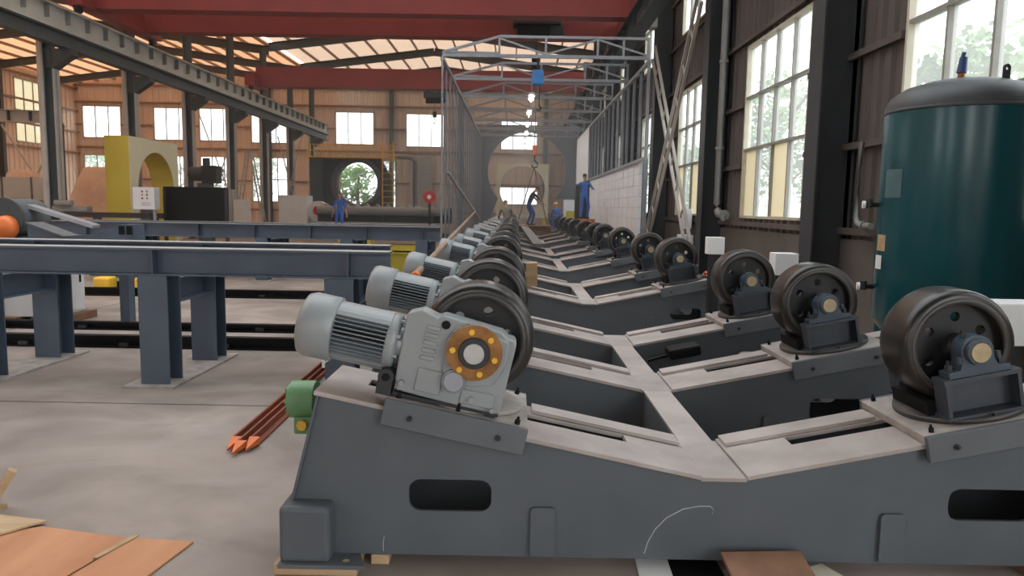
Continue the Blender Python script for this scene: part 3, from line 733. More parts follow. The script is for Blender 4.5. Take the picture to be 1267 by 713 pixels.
MB().cyl((-.04, 0, 2.8), (-.03, 0, 2.93), .04, .03, n=12).build('valve_body', 'valve_blue', v); MB().cyl((-.04, 0, 2.93), (-.03, 0, 2.97), .018, n=8).build('valve_cap', 'valve_blue', v)
for z, nm in ((1.68, 'valve'), (.95, 'valve')):
    a = R(164); d = Vector((math.cos(a), math.sin(a), 0))
    p = MB().cyl(d * .59 + Vector((0, 0, z)), d * .72 + Vector((0, 0, z)), .022, n=10).build('nozzle', 'black', t)
    MB().cyl(d * .68 + Vector((0, 0, z - .03)), d * .68 + Vector((0, 0, z + .05)), .03, n=10).build('valve', 'dark', p); MB().cyl(d * .71 + Vector((0, 0, z)), d * .735 + Vector((0, 0, z)), .035, n=10).build('valve_face', 'white', p)
def curved(name, a0, a1, z0, z1, m, rr=.604):
    k = 6; vs = []
    for z in (z0, z1):
        for i in range(k + 1):
            a = R(a0 + (a1 - a0) * i / k); vs.append((rr * math.cos(a), rr * math.sin(a), z))
    MB().add(vs, [(i, i + 1, k + 2 + i, k + 1 + i) for i in range(k)]).build(name, m, t)
curved('name_plate', 170, 184, 1.28, 1.42, 'pine'); curved('name_plate', 168, 180, 1.12, 1.24, 'white'); curved('name_plate', 178, 198, 1.74, 1.98, mat('faded_plate', (70, 100, 104), .5))

# ------------------------------------------------------------------ down pipe, bracing and boxes at the right wall
t = thing('down_pipe', 'grey vertical pipe beside the second wall column with an elbow at its foot', 'pipe', (4.33, 15.75, 0))
MB().tube([(0, 0, 8.5), (0, 0, 1.75), (.0, -.05, 1.62), (0, -.16, 1.54), (0, -.5, 1.52)], .085, 12).build('pipe', 'wiregrey', t)
MB().tube([(0, -.5, 1.52), (0, -.56, 1.52)], .11, 12).build('flange', 'wiregrey', t); MB().cyl((0, -.53, 1.52), (0, -.53, 1.4), .05, n=10).build('drain_cock', 'wiregrey', t)
for z in (2.9, 4.7, 6.5): MB().tube([(0, 0, z), (.0, 0, z + .06)], .1, 12).build('clamp', 'wiregrey', t)
t = thing('pipe', 'thin wall pipe near the teal tank with a foot elbow', 'pipe', (4.35, 9.35, 0))
MB().tube([(0, 0, 2.5), (0, 0, 1.55), (0, -.05, 1.48), (0, -.15, 1.45), (0, -.4, 1.45)], .04, 10).build('pipe', 'wiregrey', t)
MB().tube([(0, -.18, 1.45), (0, -.24, 1.45)], .06, 10).build('flange', 'wiregrey', t)
t = thing('cross_bracing', 'tall crossed lattice bracing between the second and third wall columns', 'bracing', (3.99, 19.2, 0))
for s, dx in ((1, 0.0), (-1, -.09)):
    p0 = Vector((dx, -2.9 * s, .25)); p1 = Vector((dx, 2.9 * s, 6.2)); d = (p1 - p0).normalized(); nrm = Vector((0, -d.z, d.y))
    b = None
    for k in (-.22, .22):
        o = MB().bar(p0 + nrm * k, p1 + nrm * k, .07, .07).build('brace_leg', 'column_edge', t)
        b = b or o
    for j in range(1, 9):
        c = p0.lerp(p1, j / 9); MB().bar(c - nrm * .22, c + nrm * .22, .03, .06).build('batten', 'column_edge', b)
for (x, y, z, dx, dy, dz, lab) in ((4.38, 18.6, 1.14, .1, .55, .5, 'white electrical box on the wall, upper of two by the lattice bracing'),
                                    (4.3, 18.2, .7, .2, .6, .3, 'white box below another by the lattice bracing')):
    t = thing('electrical_box', lab, 'box', (x, y, z), group='white boxes by the bracing')
    MB().box(-dx, dx * .4, -dy / 2, dy / 2, 0, dz).build('body', 'white', t, .01); MB().box(-dx - .01, -dx, -dy * .42, dy * .42, .04, dz - .04).build('door', 'white', t)
    MB().box(-.02, .04, -.02, .02, -z + .0, 0).build('stand', 'dark', t)
for i, (x, y, zt, lab) in enumerate(((2.33, 8.5, 1.30, 'white box on a dark post behind the third free wheel'), (2.57, 6.95, 1.215, 'white box on a dark post between the second and third free wheels'),
                                      (3.18, 4.63, 1.06, 'white box at the right edge beside the nearest free wheel'))):
    w = (.095, .11, .16)[i]; h = (.2, .21, .27)[i]
    t = thing('junction_box', lab, 'box', (x, y, 0), group='white boxes on posts')
    MB().box(-w, w, -w * .8, w * .8, zt - h, zt).build('box', 'white', t, .008)
    MB().box(-.06, .06, -.05, .05, 0.02, zt - h).build('post', 'dark', t); MB().box(-.1, .1, -.1, .1, 0, .02).build('foot_plate', 'dark', t)
# ------------------------------------------------------------------ grey steel benches on the left
def hcol(t, x, y, z1, w=.25):
    m = MB()
    m.box(x - w / 2, x + w / 2, y - w / 2, y - w / 2 + .014, .02, z1); m.box(x - w / 2, x + w / 2, y + w / 2 - .014, y + w / 2, .02, z1)
    m.box(x - .006, x + .006, y - w / 2 + .014, y + w / 2 - .014, .02, z1)
    return m.build('leg', 'blue_steel', t)
def bench(label, x0, x1, ys, zt, h, legx, yaw, loc, stif):
    t = thing('steel_bench', label, 'bench', loc, (0, 0, yaw), 'steel benches on the left')
    for j, y in enumerate(ys):
        g = MB().ibeam((x0, y, zt - h / 2), (x1 - .17 * j, y, zt - h / 2), .2, h, .016, .012).build('girder', 'blue_steel', t)
        x = x1 - .35
        while x > x0:
            for s in (-1, 1): MB().box(x - .006, x + .006, y + s * .006 if s > 0 else y - .096, y + .096 if s > 0 else y - .006, zt - h + .016, zt - .016).build('stiffener', 'blue_steel', g)
            x -= stif
        MB().box(x0, x1 - .17 * j, y - .1, y + .1, zt, zt + .004).build('top_dust_highlight', 'flange_dust_highlight', g)  # pale dusty top that also paints the highlight line along the flange
    for x in legx:
        for y in ys: hcol(t, x, y, zt - h)
        MB().ibeam((x, ys[0] + .125, zt - h - .15), (x, ys[1] - .125, zt - h - .15), .2, .22, .014, .01).build('tie_beam', 'blue_steel', t)
        MB().box(x - .24, x + .2, ys[0] - .22, ys[1] + .25, 0, .02).build('base_plate', 'plate_dusty', t)
    return t
bench('long blue-grey steel bench nearest to the camera, cut by the left edge', -6.6, 0, (0, 1.0), 1.2, .235, (-.42, -2.02, -3.6, -5.2), 0, (-1.08, 6.3, 0), 1.68)
bench('longer blue-grey steel bench farther back behind the nearer one', -8.4, 0, (0, 1.2), 1.17, .28, (-.36, -1.9, -3.65, -6.6), 0, (-1.55, 15.0, 0), 1.15)
# tapered beam standing behind the near bench
t = thing('tapered_girder', 'tapered blue-grey girder lying behind the near bench', 'girder', (-5.56, 9.3, .0))
MB().plate([(-.68, 1.04), (.68, 1.04), (.68, 1.3), (.5, 1.3), (.42, 1.22), (-.2, 1.12), (-.68, 1.29)], [], .28).build('web', 'blue_steel', t)
MB().bar((-.68, .14, 1.3), (-.2, .14, 1.13), .34, .015).build('top_plate', 'skirt', t)
for x in (.53, .63):
    MB().box(x - .035, x + .035, -.012, .0, 1.17, 1.28).build('opening', 'black', t)
MB().box(.38, .56, -.15, -.01, 1.04, 1.08).build('bracket', 'white', t)
for x in (-.55, .5): MB().box(x - .06, x + .06, .05, .2, 0, 1.04).build('leg', 'blue_steel', t)
# floor rails
for i, (y, h, lab) in enumerate(((7.86, .135, 'black steel floor rail running behind the near bench legs, nearest'), (8.95, .1, 'black steel floor rail running behind the near bench legs, second'),
                                 (12.2, .14, 'black steel floor rail running behind the near bench, farthest'))):
    t = thing('floor_rail', lab, 'rail', (-5.6, y, 0), group='rails on the floor')
    m = MB(); m.box(-4.6, 4.3, -.06, .3, 0, .02); m.box(-4.6, 4.3, -.02, .02, .02, h - .03); m.box(-4.6, 4.3, -.05, .05, h - .03, h)
    m.build('rail', 'black', t)
    for k in range(8): MB().box(-4.2 + k * 1.1, -4.1 + k * 1.1, -.07, .0, .02, .06).build('rail_clip', 'dark', t)
# white cabinet
t = thing('control_cabinet', 'white metal control cabinet on wooden blocks behind the near bench', 'cabinet', (-6.1, 9.75, 0))
MB().box(-.75, .22, -.55, .12, .1, .86).build('body', 'white', t, .006)
d = MB().box(.22, .234, -.52, .09, .13, .83).build('door', 'white', t, .003); MB().box(.234, .25, -.02, .0, .5, .6).build('handle', 'black', d)
for x in (-.5, .05):
    b = tag(MB().box(x - 6.18, x - 5.82, 9.1, 9.95, 0, .1).build('timber_block', 'board'), '%s timber block under the white cabinet' % ('left' if x < 0 else 'right'), 'block', 'timber blocks under the white cabinet')
t = thing('machine_bed', 'dark machine bed low on the floor at the left edge', 'machine', (-6.95, 8.55, 0))
MB().box(-1, .32, -.1, .25, .02, .42).build('bed', 'column', t, .02); MB().box(-.9, .2, -.05, .2, .42, .52).build('top_rail', 'dark', t)
for x in (-.7, .1): MB().cyl((x, -.12, .12), (x, -.1, .12), .05, n=12).build('knob', 'galv', t)
# blower at the left edge
t = thing('blower', 'dark green motor blower with an orange end cover at the left edge', 'motor', (-7.25, 10.6, 0))
MB().cyl((0, -.25, 1.33), (0, .35, 1.33), .27, n=28).build('housing', 'column_left', t)
MB().cyl((0, -.30, 1.33), (0, -.25, 1.33), .285, n=28).build('flange', 'runway_dark', t)
MB().lathe([(0, -.46), (.12, -.45), (.16, -.38), (.17, -.28), (0, -.28)], (.06, -.02, 1.2), (0, 1, 0), 24).build('end_cover', 'orange', t)
MB().box(-.3, .3, -.2, .3, 0, 1.07).build('stand', 'blue_steel', t)
MB().bar((.2, 0, 1.5), (1.15, 0, 1.22), .2, .05).build('chute', 'galv', t)
# rail trolley with orange buffers
t = thing('rail_trolley', 'low dark rail trolley with two orange buffers under the bench', 'trolley', (-6.6, 12.6, 0))
MB().box(-.75, .6, -.1, .9, .3, .42).build('deck', 'dark', t)
for x in (-.42, .28):
    b = MB(); b.box(x - .14, x + .14, -.35, -.08, .1, .3); b.build('buffer', 'rail_yellow', t, .03, label='orange-yellow buffer block')
    MB().cyl((x, -.2, .09), (x, .7, .09), .09, n=14).build('wheel', 'dark', t)
MB().cyl((-.1, -.14, .2), (.05, -.14, .2), .08, n=14).build('motor', 'board', t)
# yellow portal and what stands round it
t = thing('yellow_portal', 'big yellow portal plate with an arched opening on the left', 'portal', (-12.7, 24.1, 0))
yo = [(0, 0), (.5, 0), (.5, 2.0)] + circle(1.8, 2.0, 1.3, 24, 180, 0) + [(3.1, 0), (3.45, 0), (3.45, 3.72), (0, 3.72)]
MB().plate(yo, [], .8, (0, 0, 0), (0, 1, 0), (0, 0, 1)).build('portal_plate', ['yellow'], t)
MB().plate(yo, [], .012, (.012, 0, 0), (0, 1, 0), (0, 0, 1)).build('lit_front_skin', 'yellow_pale', t, label='front face painted pale cream for the light on it')  # thin skin paints the lit face paler than the yellow plate
MB().box(.02, .3, .6, 1.1, .0, 1.9).build('inner_column', 'column_left', t)
t = thing('screen_panel', 'black steel screen in front of the yellow portal', 'screen', (-9.6, 22.0, 0))
MB().box(-1.0, .95, -.03, .03, .6, 2.05).build('sheet', 'black', t, .02)
for x in (-.95, .9): MB().box(x - .04, x + .04, -.05, .05, 0, 2.0).build('post', 'dark', t)
t = thing('control_box', 'white control box on a post before the black screen', 'control box', (-10.78, 21.3, 0))
MB().box(-.3, .33, -.16, .16, 1.36, 2.0).build('box', 'white', t, .01); MB().cyl((.25, 0, .02), (.25, 0, 1.36), .05, n=12).build('post', 'galv', t); MB().box(-.2, .5, -.2, .2, 0, .02).build('foot_plate', 'galv', t)
for i in range(3):
    for j in range(2): MB().cyl((-.02 + .14 * j, -.16, 1.88 - .1 * i), (-.02 + .14 * j, -.175, 1.88 - .1 * i), .024, n=10).build('button', 'red_small' if (i + j) % 2 else 'black', t)
MB().box(-.05, .22, -.166, -.16, 1.48, 1.5).build('label_strip', 'galv', t); MB().box(-.05, .22, -.166, -.16, 1.54, 1.56).build('label_strip', 'galv', t)
t = thing('rail_bench', 'dark machine rail bench standing before the yellow portal', 'bench', (-12.4, 21.6, 0))
MB().box(-1.9, 2.0, -.1, .1, 1.1, 1.25).build('rail', 'dark', t)
for x in (-1.7, 0, 1.7): MB().box(x - .08, x + .08, -.1, .1, 0, 1.1).build('leg', 'dark', t)
MB().box(-1.25, -.2, -.15, .15, 1.26, 1.42).build('carriage', 'wiregrey', t, .02); MB().cyl((-1.1, -.2, 1.5), (-.6, -.2, 1.5), .09, n=14).build('motor', 'wiregrey', t)
t = thing('gear_motor', 'dark green gear motor on a bracket by the far left columns', 'motor', (-12.5, 29.4, 0))
MB().cyl((-.55, 0, 2.72), (.0, 0, 2.72), .28, n=20).build('motor', 'runway_dark', t); MB().box(0, .6, -.3, .3, 2.36, 3.05).build('gearbox', 'dark', t, .03)
MB().cyl((.1, 0, 3.05), (.1, 0, 3.35), .14, n=14).build('filter', 'runway_dark', t); MB().box(-.2, .3, -.2, .2, 0, 2.36).build('stand', 'column_left', t)
# low partition, covered machines, bracing in the far bay
t = thing('partition', 'low grey partition of flat panels at the far left', 'partition', (-20.5, 30, 0))
for k in range(5): MB().box(-4.2 + k * 1.22, -3.0 + k * 1.22, -.03, .03, 1.56, 2.48).build('panel', 'partition', t)
for k in range(6): MB().box(-4.26 + k * 1.22, -4.18 + k * 1.22, -.05, .05, 0, 2.5).build('post', 'column_left', t)
MB().box(-4.2, 1.9, -.06, .06, 1.4, 1.56).build('bottom_rail', 'board', t)
def drape(name, label, x, y, w, d, h, sd):
    rnd = random.Random(sd); m = MB(); nx, ny = 14, 10; vs = []
    for j in range(ny + 1):
        for i in range(nx + 1):
            u = i / nx * 2 - 1; v = j / ny * 2 - 1; e = max(abs(u), abs(v))
            z = h * (1 if e < .55 else max(0.0, 1 - ((e - .55) / .45) ** 1.6)) + (rnd.uniform(-.08, .08) if e < .9 else 0)
            sx = .72 + .28 * (1 - z / h); vs.append((u * w * sx, v * d * sx, max(.0, z)))
    fs = [(j * (nx + 1) + i, j * (nx + 1) + i + 1, (j + 1) * (nx + 1) + i + 1, (j + 1) * (nx + 1) + i) for j in range(ny) for i in range(nx)]
    m.add(vs, fs, True); o = m.build(name, 'tarp'); o.location = (x, y, 0); tag(o, label, 'covered machine', 'machines under tarps'); return o
drape('tarpaulin', 'pinkish tarpaulin over a machine beside the yellow portal', -23.1, 41, 1.9, 1.4, 3.4, 3)
drape('tarpaulin', 'pale tarpaulin over a machine behind the nearest left column', -24.9, 37, 1.2, 1.0, 3.0, 5)
t = thing('runway_stub', 'short pale runway girder at the far left edge above the partition', 'girder', (-20.6, 30.4, 0))
MB().ibeam((-3.5, 0, 5.05), (1.9, 0, 4.95), .3, .5, .03, .02).build('girder', 'partition', t)
for k in range(6): MB().box(-3 + k * .9, -2.95 + k * .9, -.15, .15, 4.8, 5.2).build('stiffener', 'column_left', t)
for x in (-3.2, 1.75): MB().box(x - .12, x + .12, -.12, .12, 0, 4.75).build('post', 'rafter', t)
def xbrace(label, x0, x1, y, z0, z1, w=.09, m='column_edge'):
    t = thing('cross_bracing', label, 'bracing', ((x0 + x1) / 2, y, z0)); h = (x1 - x0) / 2
    for s in (-1, 1): MB().bar((-h * s, s * .06, 0), (h * s, s * .06, z1 - z0), w, w).build('brace', m, t)
    MB().cyl((0, -.12, (z1 - z0) / 2), (0, .12, (z1 - z0) / 2), .16, n=12).build('gusset', m, t)
    return t
xbrace('thin crossed brace at the far left above the partition', -31.4, -27.6, 45, 0, 6.1)
xbrace('thin pale crossed brace by the third left column', -19.8, -17.2, 46, .0, 7.2, .06)
xbrace('thin pale crossed brace left of the ring machine', -14.3, -12.9, 44.2, 0, 5.6, .06)
# white cabinets, ladders
t = thing('machine_cabinet', 'white machine cabinet standing beside the person in blue', 'cabinet', (-10.4, 35, 0))
MB().box(-.8, .55, -.5, .5, .0, 2.0).build('body', 'white', t, .02); MB().box(-.75, -.12, -.52, -.5, .4, 1.9).build('door', 'white', t); MB().box(-.08, .5, -.52, -.5, .4, 1.9).build('door', 'white', t)
MB().cyl((.95, -.1, 1.25), (.95, .3, 1.25), .5, n=24).build('drum', 'white', t); MB().cyl((.95, -.14, 1.3), (.95, -.1, 1.3), .22, n=16).build('hub_cover', 'red_small', t)
MB().box(.6, 1.4, -.3, .4, 0, .8).build('drum_stand', 'partition', t)
t = thing('machine_cabinet', 'white narrow cabinet and mesh frame behind the black screen', 'cabinet', (-12.6, 33.4, 0))
MB().box(-.2, .35, -.3, .3, 0, 1.75).build('body', 'white', t, .02); MB().box(-.95, -.25, -.25, .25, .0, 2.2).build('side_cabinet', 'partition', t, .02)
for z in (.6, 1.1, 1.55): MB().box(-.17, .32, -.315, -.3, z - .2, z + .2).build('drawer', 'white', t)
def ladder(label, x, y, z, w, spread, rungs, lean=0.0):
    t = thing('step_ladder', label, 'ladder', (x, y, 0), group='A-shaped ladders')
    for s in (-1, 1):
        for k in (-1, 1): MB().bar((s * spread, k * .25, 0), (s * .06, k * .17, z), .07, .05).build('rail', 'column_edge', t)
        for r in range(1, rungs):
            q = r / rungs; MB().bar((s * (spread + (.06 - spread) * q), -.24, z * q), (s * (spread + (.06 - spread) * q), .24, z * q), .05, .04).build('rung', 'column_edge', t)
    return t
ladder('tall grey step ladder by the white narrow cabinet', -12.55, 34.6, 4.1, .4, .75, 10)
ladder('tall grey step ladder at the left studs of the booth', -3.45, 36.5, 4.2, .4, .6, 10)
# ring machine with yellow gallery
t = thing('ring_machine', 'dark ring machine with a big round hole under a yellow gallery', 'machine', (-9.95, 46, 0))
MB().plate([(-2.2, 0), (2.1, 0), (2.1, 3.2), (1.5, 4.45), (-2.2, 4.45)], [circle(0, 2.95, 1.38, 36)], .5).build('ring_plate', 'column', t)
MB().lathe([(1.3, -.25), (1.62, -.25), (1.62, .0), (1.3, .6)], (0, 0, 2.95), (0, 1, 0), 40, close=True).build('ring', 'portal', t)
MB().box(-2.9, -2.1, -.3, .6, 0, 4.5).build('side_column', 'runway_dark', t)
MB().box(-2.9, 2.45, -.9, .8, 4.46, 4.54).build('deck', 'rail_yellow', t)
rl = MB(); 
for k in range(27): rl.box(-2.9 + k * .205, -2.86 + k * .205, -.9, -.86, 4.54, 5.25)
rl.build('railing_post', 'rail_yellow', t, kind='stuff')
for z in (4.9, 5.25): MB().box(-2.9, 2.45, -.9, -.85, z - .025, z + .025).build('railing', 'rail_yellow', t)
for x in (1.75, 2.4):
    MB().box(x - .03, x + .03, -.98, -.92, 0, 5.5).build('ladder_rail', 'rail_yellow', t)
for k in range(14): MB().box(1.75, 2.4, -.97, -.93, .3 + k * .36, .34 + k * .36).build('ladder_rung', 'rail_yellow', t)
t = thing('duct', 'grey bent duct beside the ring machine', 'duct', (-6.7, 47, 0))
MB().tube([(-1.4, 0, 4.7), (-.2, 0, 4.7), (.1, 0, 4.62), (.25, 0, 4.4), (.25, 0, 0)], .17, 12).build('pipe', 'wiregrey', t)
t = thing('shutter', 'grey ribbed shutter in the back wall right of the ring machine', 'door', (-7.2, 56.5, 0))
for k in range(16): MB().box(-1.0, .75, -.04, .04, .6 + k * .3, .88 + k * .3).build('slat', 'partition', t)
# roller bed with long pipe
t = thing('pipe_stock', 'long grey steel tube lying across the roller bed', 'tube', (-6.3, 34, 0))
MB().cyl((-2.9, 0, 1.33), (3.2, 0, 1.33), .2, n=24).build('tube', 'wiregrey', t)
t = thing('roller_bed', 'low machine bed with a toothed top carrying the long grey tube', 'machine bed', (-6.3, 34, 0))
MB().box(-3.0, 3.3, -.35, .35, .72, .8).build('bed', 'partition', t); MB().box(-2.9, 3.2, -.3, .3, .0, .35).build('base', 'column', t)
for k in range(7):
    MB().plate([(-.2, 0), (.2, 0), (.06, .3), (-.06, .3)], [], .3, (-1.0 + k * .42, -.4, .35)).build('saddle', 'white', t)
for k in range(12): MB().plate([(-.18, 0), (.18, 0), (.0, .16)], [], .2, (-2.6 + k * .48, .3, 1.5)).build('tooth', 'partition', t)
MB().box(-3.0, 3.3, .3, .5, .8, 1.5).build('back_plate', 'dark', t)
for x in (-2.4, 0, 2.4): MB().box(x - .12, x + .12, -.25, .25, .8, 1.13).build('cradle', 'dark', t)
t = thing('hose_reel', 'small red reel on a stand at the far end of the grey tube', 'reel', (-3.85, 32.6, 0))
MB().cyl((0, -.06, 2.0), (0, .06, 2.0), .28, n=20).build('reel', 'red_small', t); MB().cyl((0, -.1, 2.0), (0, -.06, 2.0), .1, n=12).build('hub', 'white', t); MB().box(-.05, .05, .07, .17, 0, 2.2).build('stand', 'dark', t); MB().box(-.3, .3, -.2, .3, 0, .05).build('foot', 'dark', t)
# yellow crates on the floor behind the benches
for x, y, w, h, lab in ((-5.9, 27, .6, .42, 'yellow crate on the floor seen under the far bench'), (-3.6, 24.5, .65, .3, 'long yellow crate beyond the right end of the far bench'), (-2.75, 17.2, .3, .52, 'yellow crate between the two benches beside the motors')):
    t = thing('crate', lab, 'crate', (x, y, 0), group='yellow crates')
    MB().box(-w, w, -.3, .3, .06, h).build('body', 'yellow', t, .01); MB().box(-w - .02, w + .02, -.32, .32, h - .04, h).build('rim', 'yellow', t)
    for s in (-1, 1): MB().box(s * w * .8 - .05, s * w * .8 + .05, -.3, .3, 0, .06).build('runner', 'board', t)
# ------------------------------------------------------------------ small things in the foreground
t = thing('gear_pump', 'green gear pump with a yellow knob on the frame end', 'pump', (-.985, 3.42, .64)); t.scale = (.86, .86, .86)
MB().cyl((-.085, 0, .03), (.05, 0, .03), .105, n=22).build('pump_body', 'green', t); MB().cyl((-.1, 0, .03), (-.085, 0, .03), .085, n=22).build('end_cover', 'green', t)
MB().box(-.06, .05, -.08, .08, -.15, -.05).build('foot', 'green', t, .012); MB().cyl((-.005, -.085, -.09), (-.005, -.115, -.09), .028, n=10).build('knob', 'bolt_yellow', t)
for k in range(6):
    a = R(60 * k); MB().cyl((-.1, .07 * math.cos(a), .03 + .07 * math.sin(a)), (-.112, .07 * math.cos(a), .03 + .07 * math.sin(a)), .011, n=6).build('bolt', 'green', t)
MB().cyl((.03, -.06, -.19), (.03, -.06, -.12), .014, n=8).build('pipe_end', 'black', t); MB().box(.04, .13, -.05, .05, -.12, .06).build('bracket', 'dark', t)
t = thing('wire_bracket', 'small white wire bracket standing on the frame end behind the motor', 'bracket', (-.9, 3.56, .79))
MB().bar((-.045, 0, 0), (-.045, 0, .11), .014, .006).build('upright', 'white', t); MB().bar((-.045, 0, .11), (.06, .0, .10), .014, .006).build('arm', 'white', t); MB().bar((-.045, 0, .02), (.05, 0, .09), .01, .006).build('stay', 'white', t)
def red_bar(label, x0, y0, x1, y1, z, yaw=0):
    t = thing('angle_bar', label, 'bar', (x0, y0, z), group='red-brown steel bars on the floor')
    d = Vector((x1 - x0, y1 - y0, 0))
    o = MB().bar((0, 0, .008), d + Vector((0, 0, .008)), .055, .016); o.bar(Vector((-.02, 0, .035)), d + Vector((-.02, 0, .035)), .016, .05); o = o.build('bar', 'oxide', t)
    e = d.normalized()
    pl = MB(); q = Vector((-e.y, e.x, 0)); a = -e * .16
    pl.add([tuple(q * .032 + Vector((0, 0, .02))), tuple(-q * .04 + Vector((0, 0, .02))), tuple(a + Vector((0, 0, .02))), tuple(q * .032 + Vector((0, 0, .065))), tuple(-q * .04 + Vector((0, 0, .065))), tuple(a + Vector((0, 0, .03)))],
           [(0, 2, 1), (3, 4, 5), (0, 1, 4, 3), (1, 2, 5, 4), (2, 0, 3, 5)]).build('tip', 'orange', t, label='orange pointed tip')
red_bar('red-brown steel bar on the floor by the frame, left of three', -1.82, 4.66, -1.86, 7.3, 0.002)
red_bar('red-brown steel bar on the floor by the frame, middle of three', -1.76, 4.58, -1.80, 7.2, 0.002)
red_bar('red-brown steel bar on the floor by the frame, right of three', -1.70, 4.66, -1.735, 7.25, 0.002)
def slab(name, label, cat, pts, z0, th, m, group=None, bevel=.002):
    o = MB().plate(pts, [], th, (0, 0, z0 + th), (1, 0, 0), (0, 1, 0))
    ob = o.build(name, m, None, bevel, seg=1); tag(ob, label, cat, group); return ob
slab('plywood_sheet', 'thin reddish plywood sheet on the floor, larger left one', 'plywood', [(-2.75, 2.6), (-1.96, 2.6), (-1.8, 3.29), (-2.29, 3.40), (-2.9, 3.1)], .002, .008, 'ply', 'plywood sheets on the floor')
slab('plywood_sheet', 'thin reddish plywood sheet on the floor, right one with dark corner', 'plywood', [(-1.94, 2.6), (-1.6, 2.6), (-1.49, 3.27), (-1.785, 3.295)], .003, .008, 'ply', 'plywood sheets on the floor')
slab('timber_strip', 'pale timber strip lying on the joint between the plywood sheets', 'strip', [(-1.86, 3.08), (-1.835, 3.08), (-1.765, 3.31), (-1.79, 3.31)], .0125, .006, 'pine')
slab('plywood_sheet', 'pale plywood offcut at the left edge of the picture', 'plywood', [(-2.75, 3.25), (-2.47, 3.22), (-2.29, 3.44), (-2.6, 3.50)], .012, .012, 'pine', 'plywood sheets on the floor')
t = thing('timber_batten', 'short pale batten standing up at the left picture edge', 'batten', (-2.62, 3.6, 0), (0, 0, 0))
MB().bar((-.06, 0, .025), (.03, .04, .2), .05, .04).build('batten', 'pine', t); MB().box(-.12, .0, -.03, .03, 0, .025).build('foot', 'pine', t)
def block(name, label, x0, x1, y0, y1, z0, z1, m, rz=0, cat='block', group=None):
    o = MB().box(-(x1 - x0) / 2, (x1 - x0) / 2, -(y1 - y0) / 2, (y1 - y0) / 2, 0, z1 - z0).build(name, m, None, .003, seg=1)
    o.location = ((x0 + x1) / 2, (y0 + y1) / 2, z0); o.rotation_euler[2] = R(rz); tag(o, label, cat, group); return o
g = 'timber shims under the frame'
block('timber_shim', 'flat timber shim under the left foot of the frame', -1.02, -.66, 2.99, 3.2, 0, .05, 'pine', 0, 'shim', g)
block('timber_shim', 'tiny timber shim at the left below the rounded hole of the frame', -.62, -.54, 3.1, 3.2, 0, .045, 'pine', 0, 'shim', g)
block('timber_shim', 'tiny timber shim under the right end of the frame', 2.31, 2.42, 3.06, 3.2, 0, .045, 'board', 0, 'shim', g)
for i, (gi, y) in enumerate([(gi, y) for gi, ys in enumerate(groups) for y in ys][:5]):
    for s in (-1, 1):
        if i == 0 and s < 0: continue
        block('timber_shim', 'timber shim under the %s foot of the %s cross beam' % ('left' if s < 0 else 'right', ORD[i]), VX + s * 1.8 - .1, VX + s * 1.8 + .1, y + .12, y + .4, 0, .05, 'pine', 0, 'shim', g)
block('paper_sheet', 'pale square sheet lying under the middle of the frame', .57, .72, 2.88, 3.25, .001, .006, 'white', -3, 'sheet')
block('dark_gap_sheet', 'black sheet painting the dark gap under the frame beside the brown board', .72, .95, 2.86, 3.3, .001, .005, 'black', 0, 'dark strip')  # black sheet put in for the shaded gap under the frame
o = block('brown_board', 'brown square board leaning against the front of the frame', .93, 1.29, 0, .4, 0, .016, 'board', 0, 'board')
o.location = (1.115, 2.865, .053); o.rotation_euler = (R(15), 0, R(4))
o = block('foam_block', 'small cream foam piece beside the brown leaning board', 0, .13, 0, .14, 0, .05, 'winframe', 25, 'block'); o.location = (1.36, 3.0, 0)
# things lying on the roller frames
t = thing('bamboo_pole', 'long brown pole lying aslant over the motors', 'pole', (-.79, 5.75, 1.05))
MB().cyl((0, 0, 0), (-.26, 13.2, .42), .03, .024, n=10).build('pole', 'pole', t)
MB().cyl((.0, -.02, -.01), (.0, .06, .0), .036, n=10).build('tip', 'orange', t)
o = block('timber_plank', 'pale plank standing on edge across the fifth cross beam', 0, .135, 0, .05, 0, .32, 'pine', 0, 'plank'); o.location = (.22, 9.16, .62); o.rotation_euler = (R(18), R(-4), R(8))
t = thing('steel_channel', 'long pale steel channel lying along the middle of the far frames', 'channel', (.62, 19.2, .56))
MB().bar((0, 0, .05), (-.25, 10.0, .25), .28, .1).build('channel', 'skirt', t)
t = thing('tool_tray', 'black tool tray on the third frame beam', 'tray', (1.3, 6.15, .455), (0, -SL, 0))
t.location = (1.32, 5.95, .38)
MB().box(-.03, .23, -.1, .1, 0, .09).build('tray', 'black', t, .02); MB().bar((-.2, 0, .015), (0, 0, .03), .03, .02).build('handle', 'black', t); MB().box(.05, .15, .1, .24, .02, .05).build('clip', 'black', t)
t = thing('cable_bundle', 'red and green cable scraps on the fourth frame by the free wheel', 'cables', (2.42, 9.05, .745))
for k in range(6):
    a = k * 1.1; MB().tube([(.0 + .05 * math.cos(a + i), .12 * math.sin(a * 1.3 + i * .7), .02 + .02 * (i % 2) + .012 * k) for i in range(7)], .012, 6).build('cable', ['red_small', 'orange', 'green', 'white'][k % 4], t)
t = thing('pallet', 'stack of timber boards on the far frames under the standing worker', 'pallet', (.72, 31.4, .5))
for k in range(6): MB().box(-.75 + k * .26, -.52 + k * .26, -1.0, 1.0, .3, .36).build('board', 'board', t)
for y in (-.8, 0, .8): MB().box(-.75, .78, y - .06, y + .06, -.04, .3).build('bearer', 'board', t)
t = thing('platform', 'orange work platform with a yellow step by the white panel wall', 'platform', (2.75, 29.2, 0))
MB().box(-.4, .4, -.35, .35, 1.12, 1.2).build('deck', 'orange', t, .01)
for sx in (-.34, .34):
    for sy in (-.3, .3): MB().box(sx - .03, sx + .03, sy - .03, sy + .03, 0, 1.12).build('leg', 'orange', t)
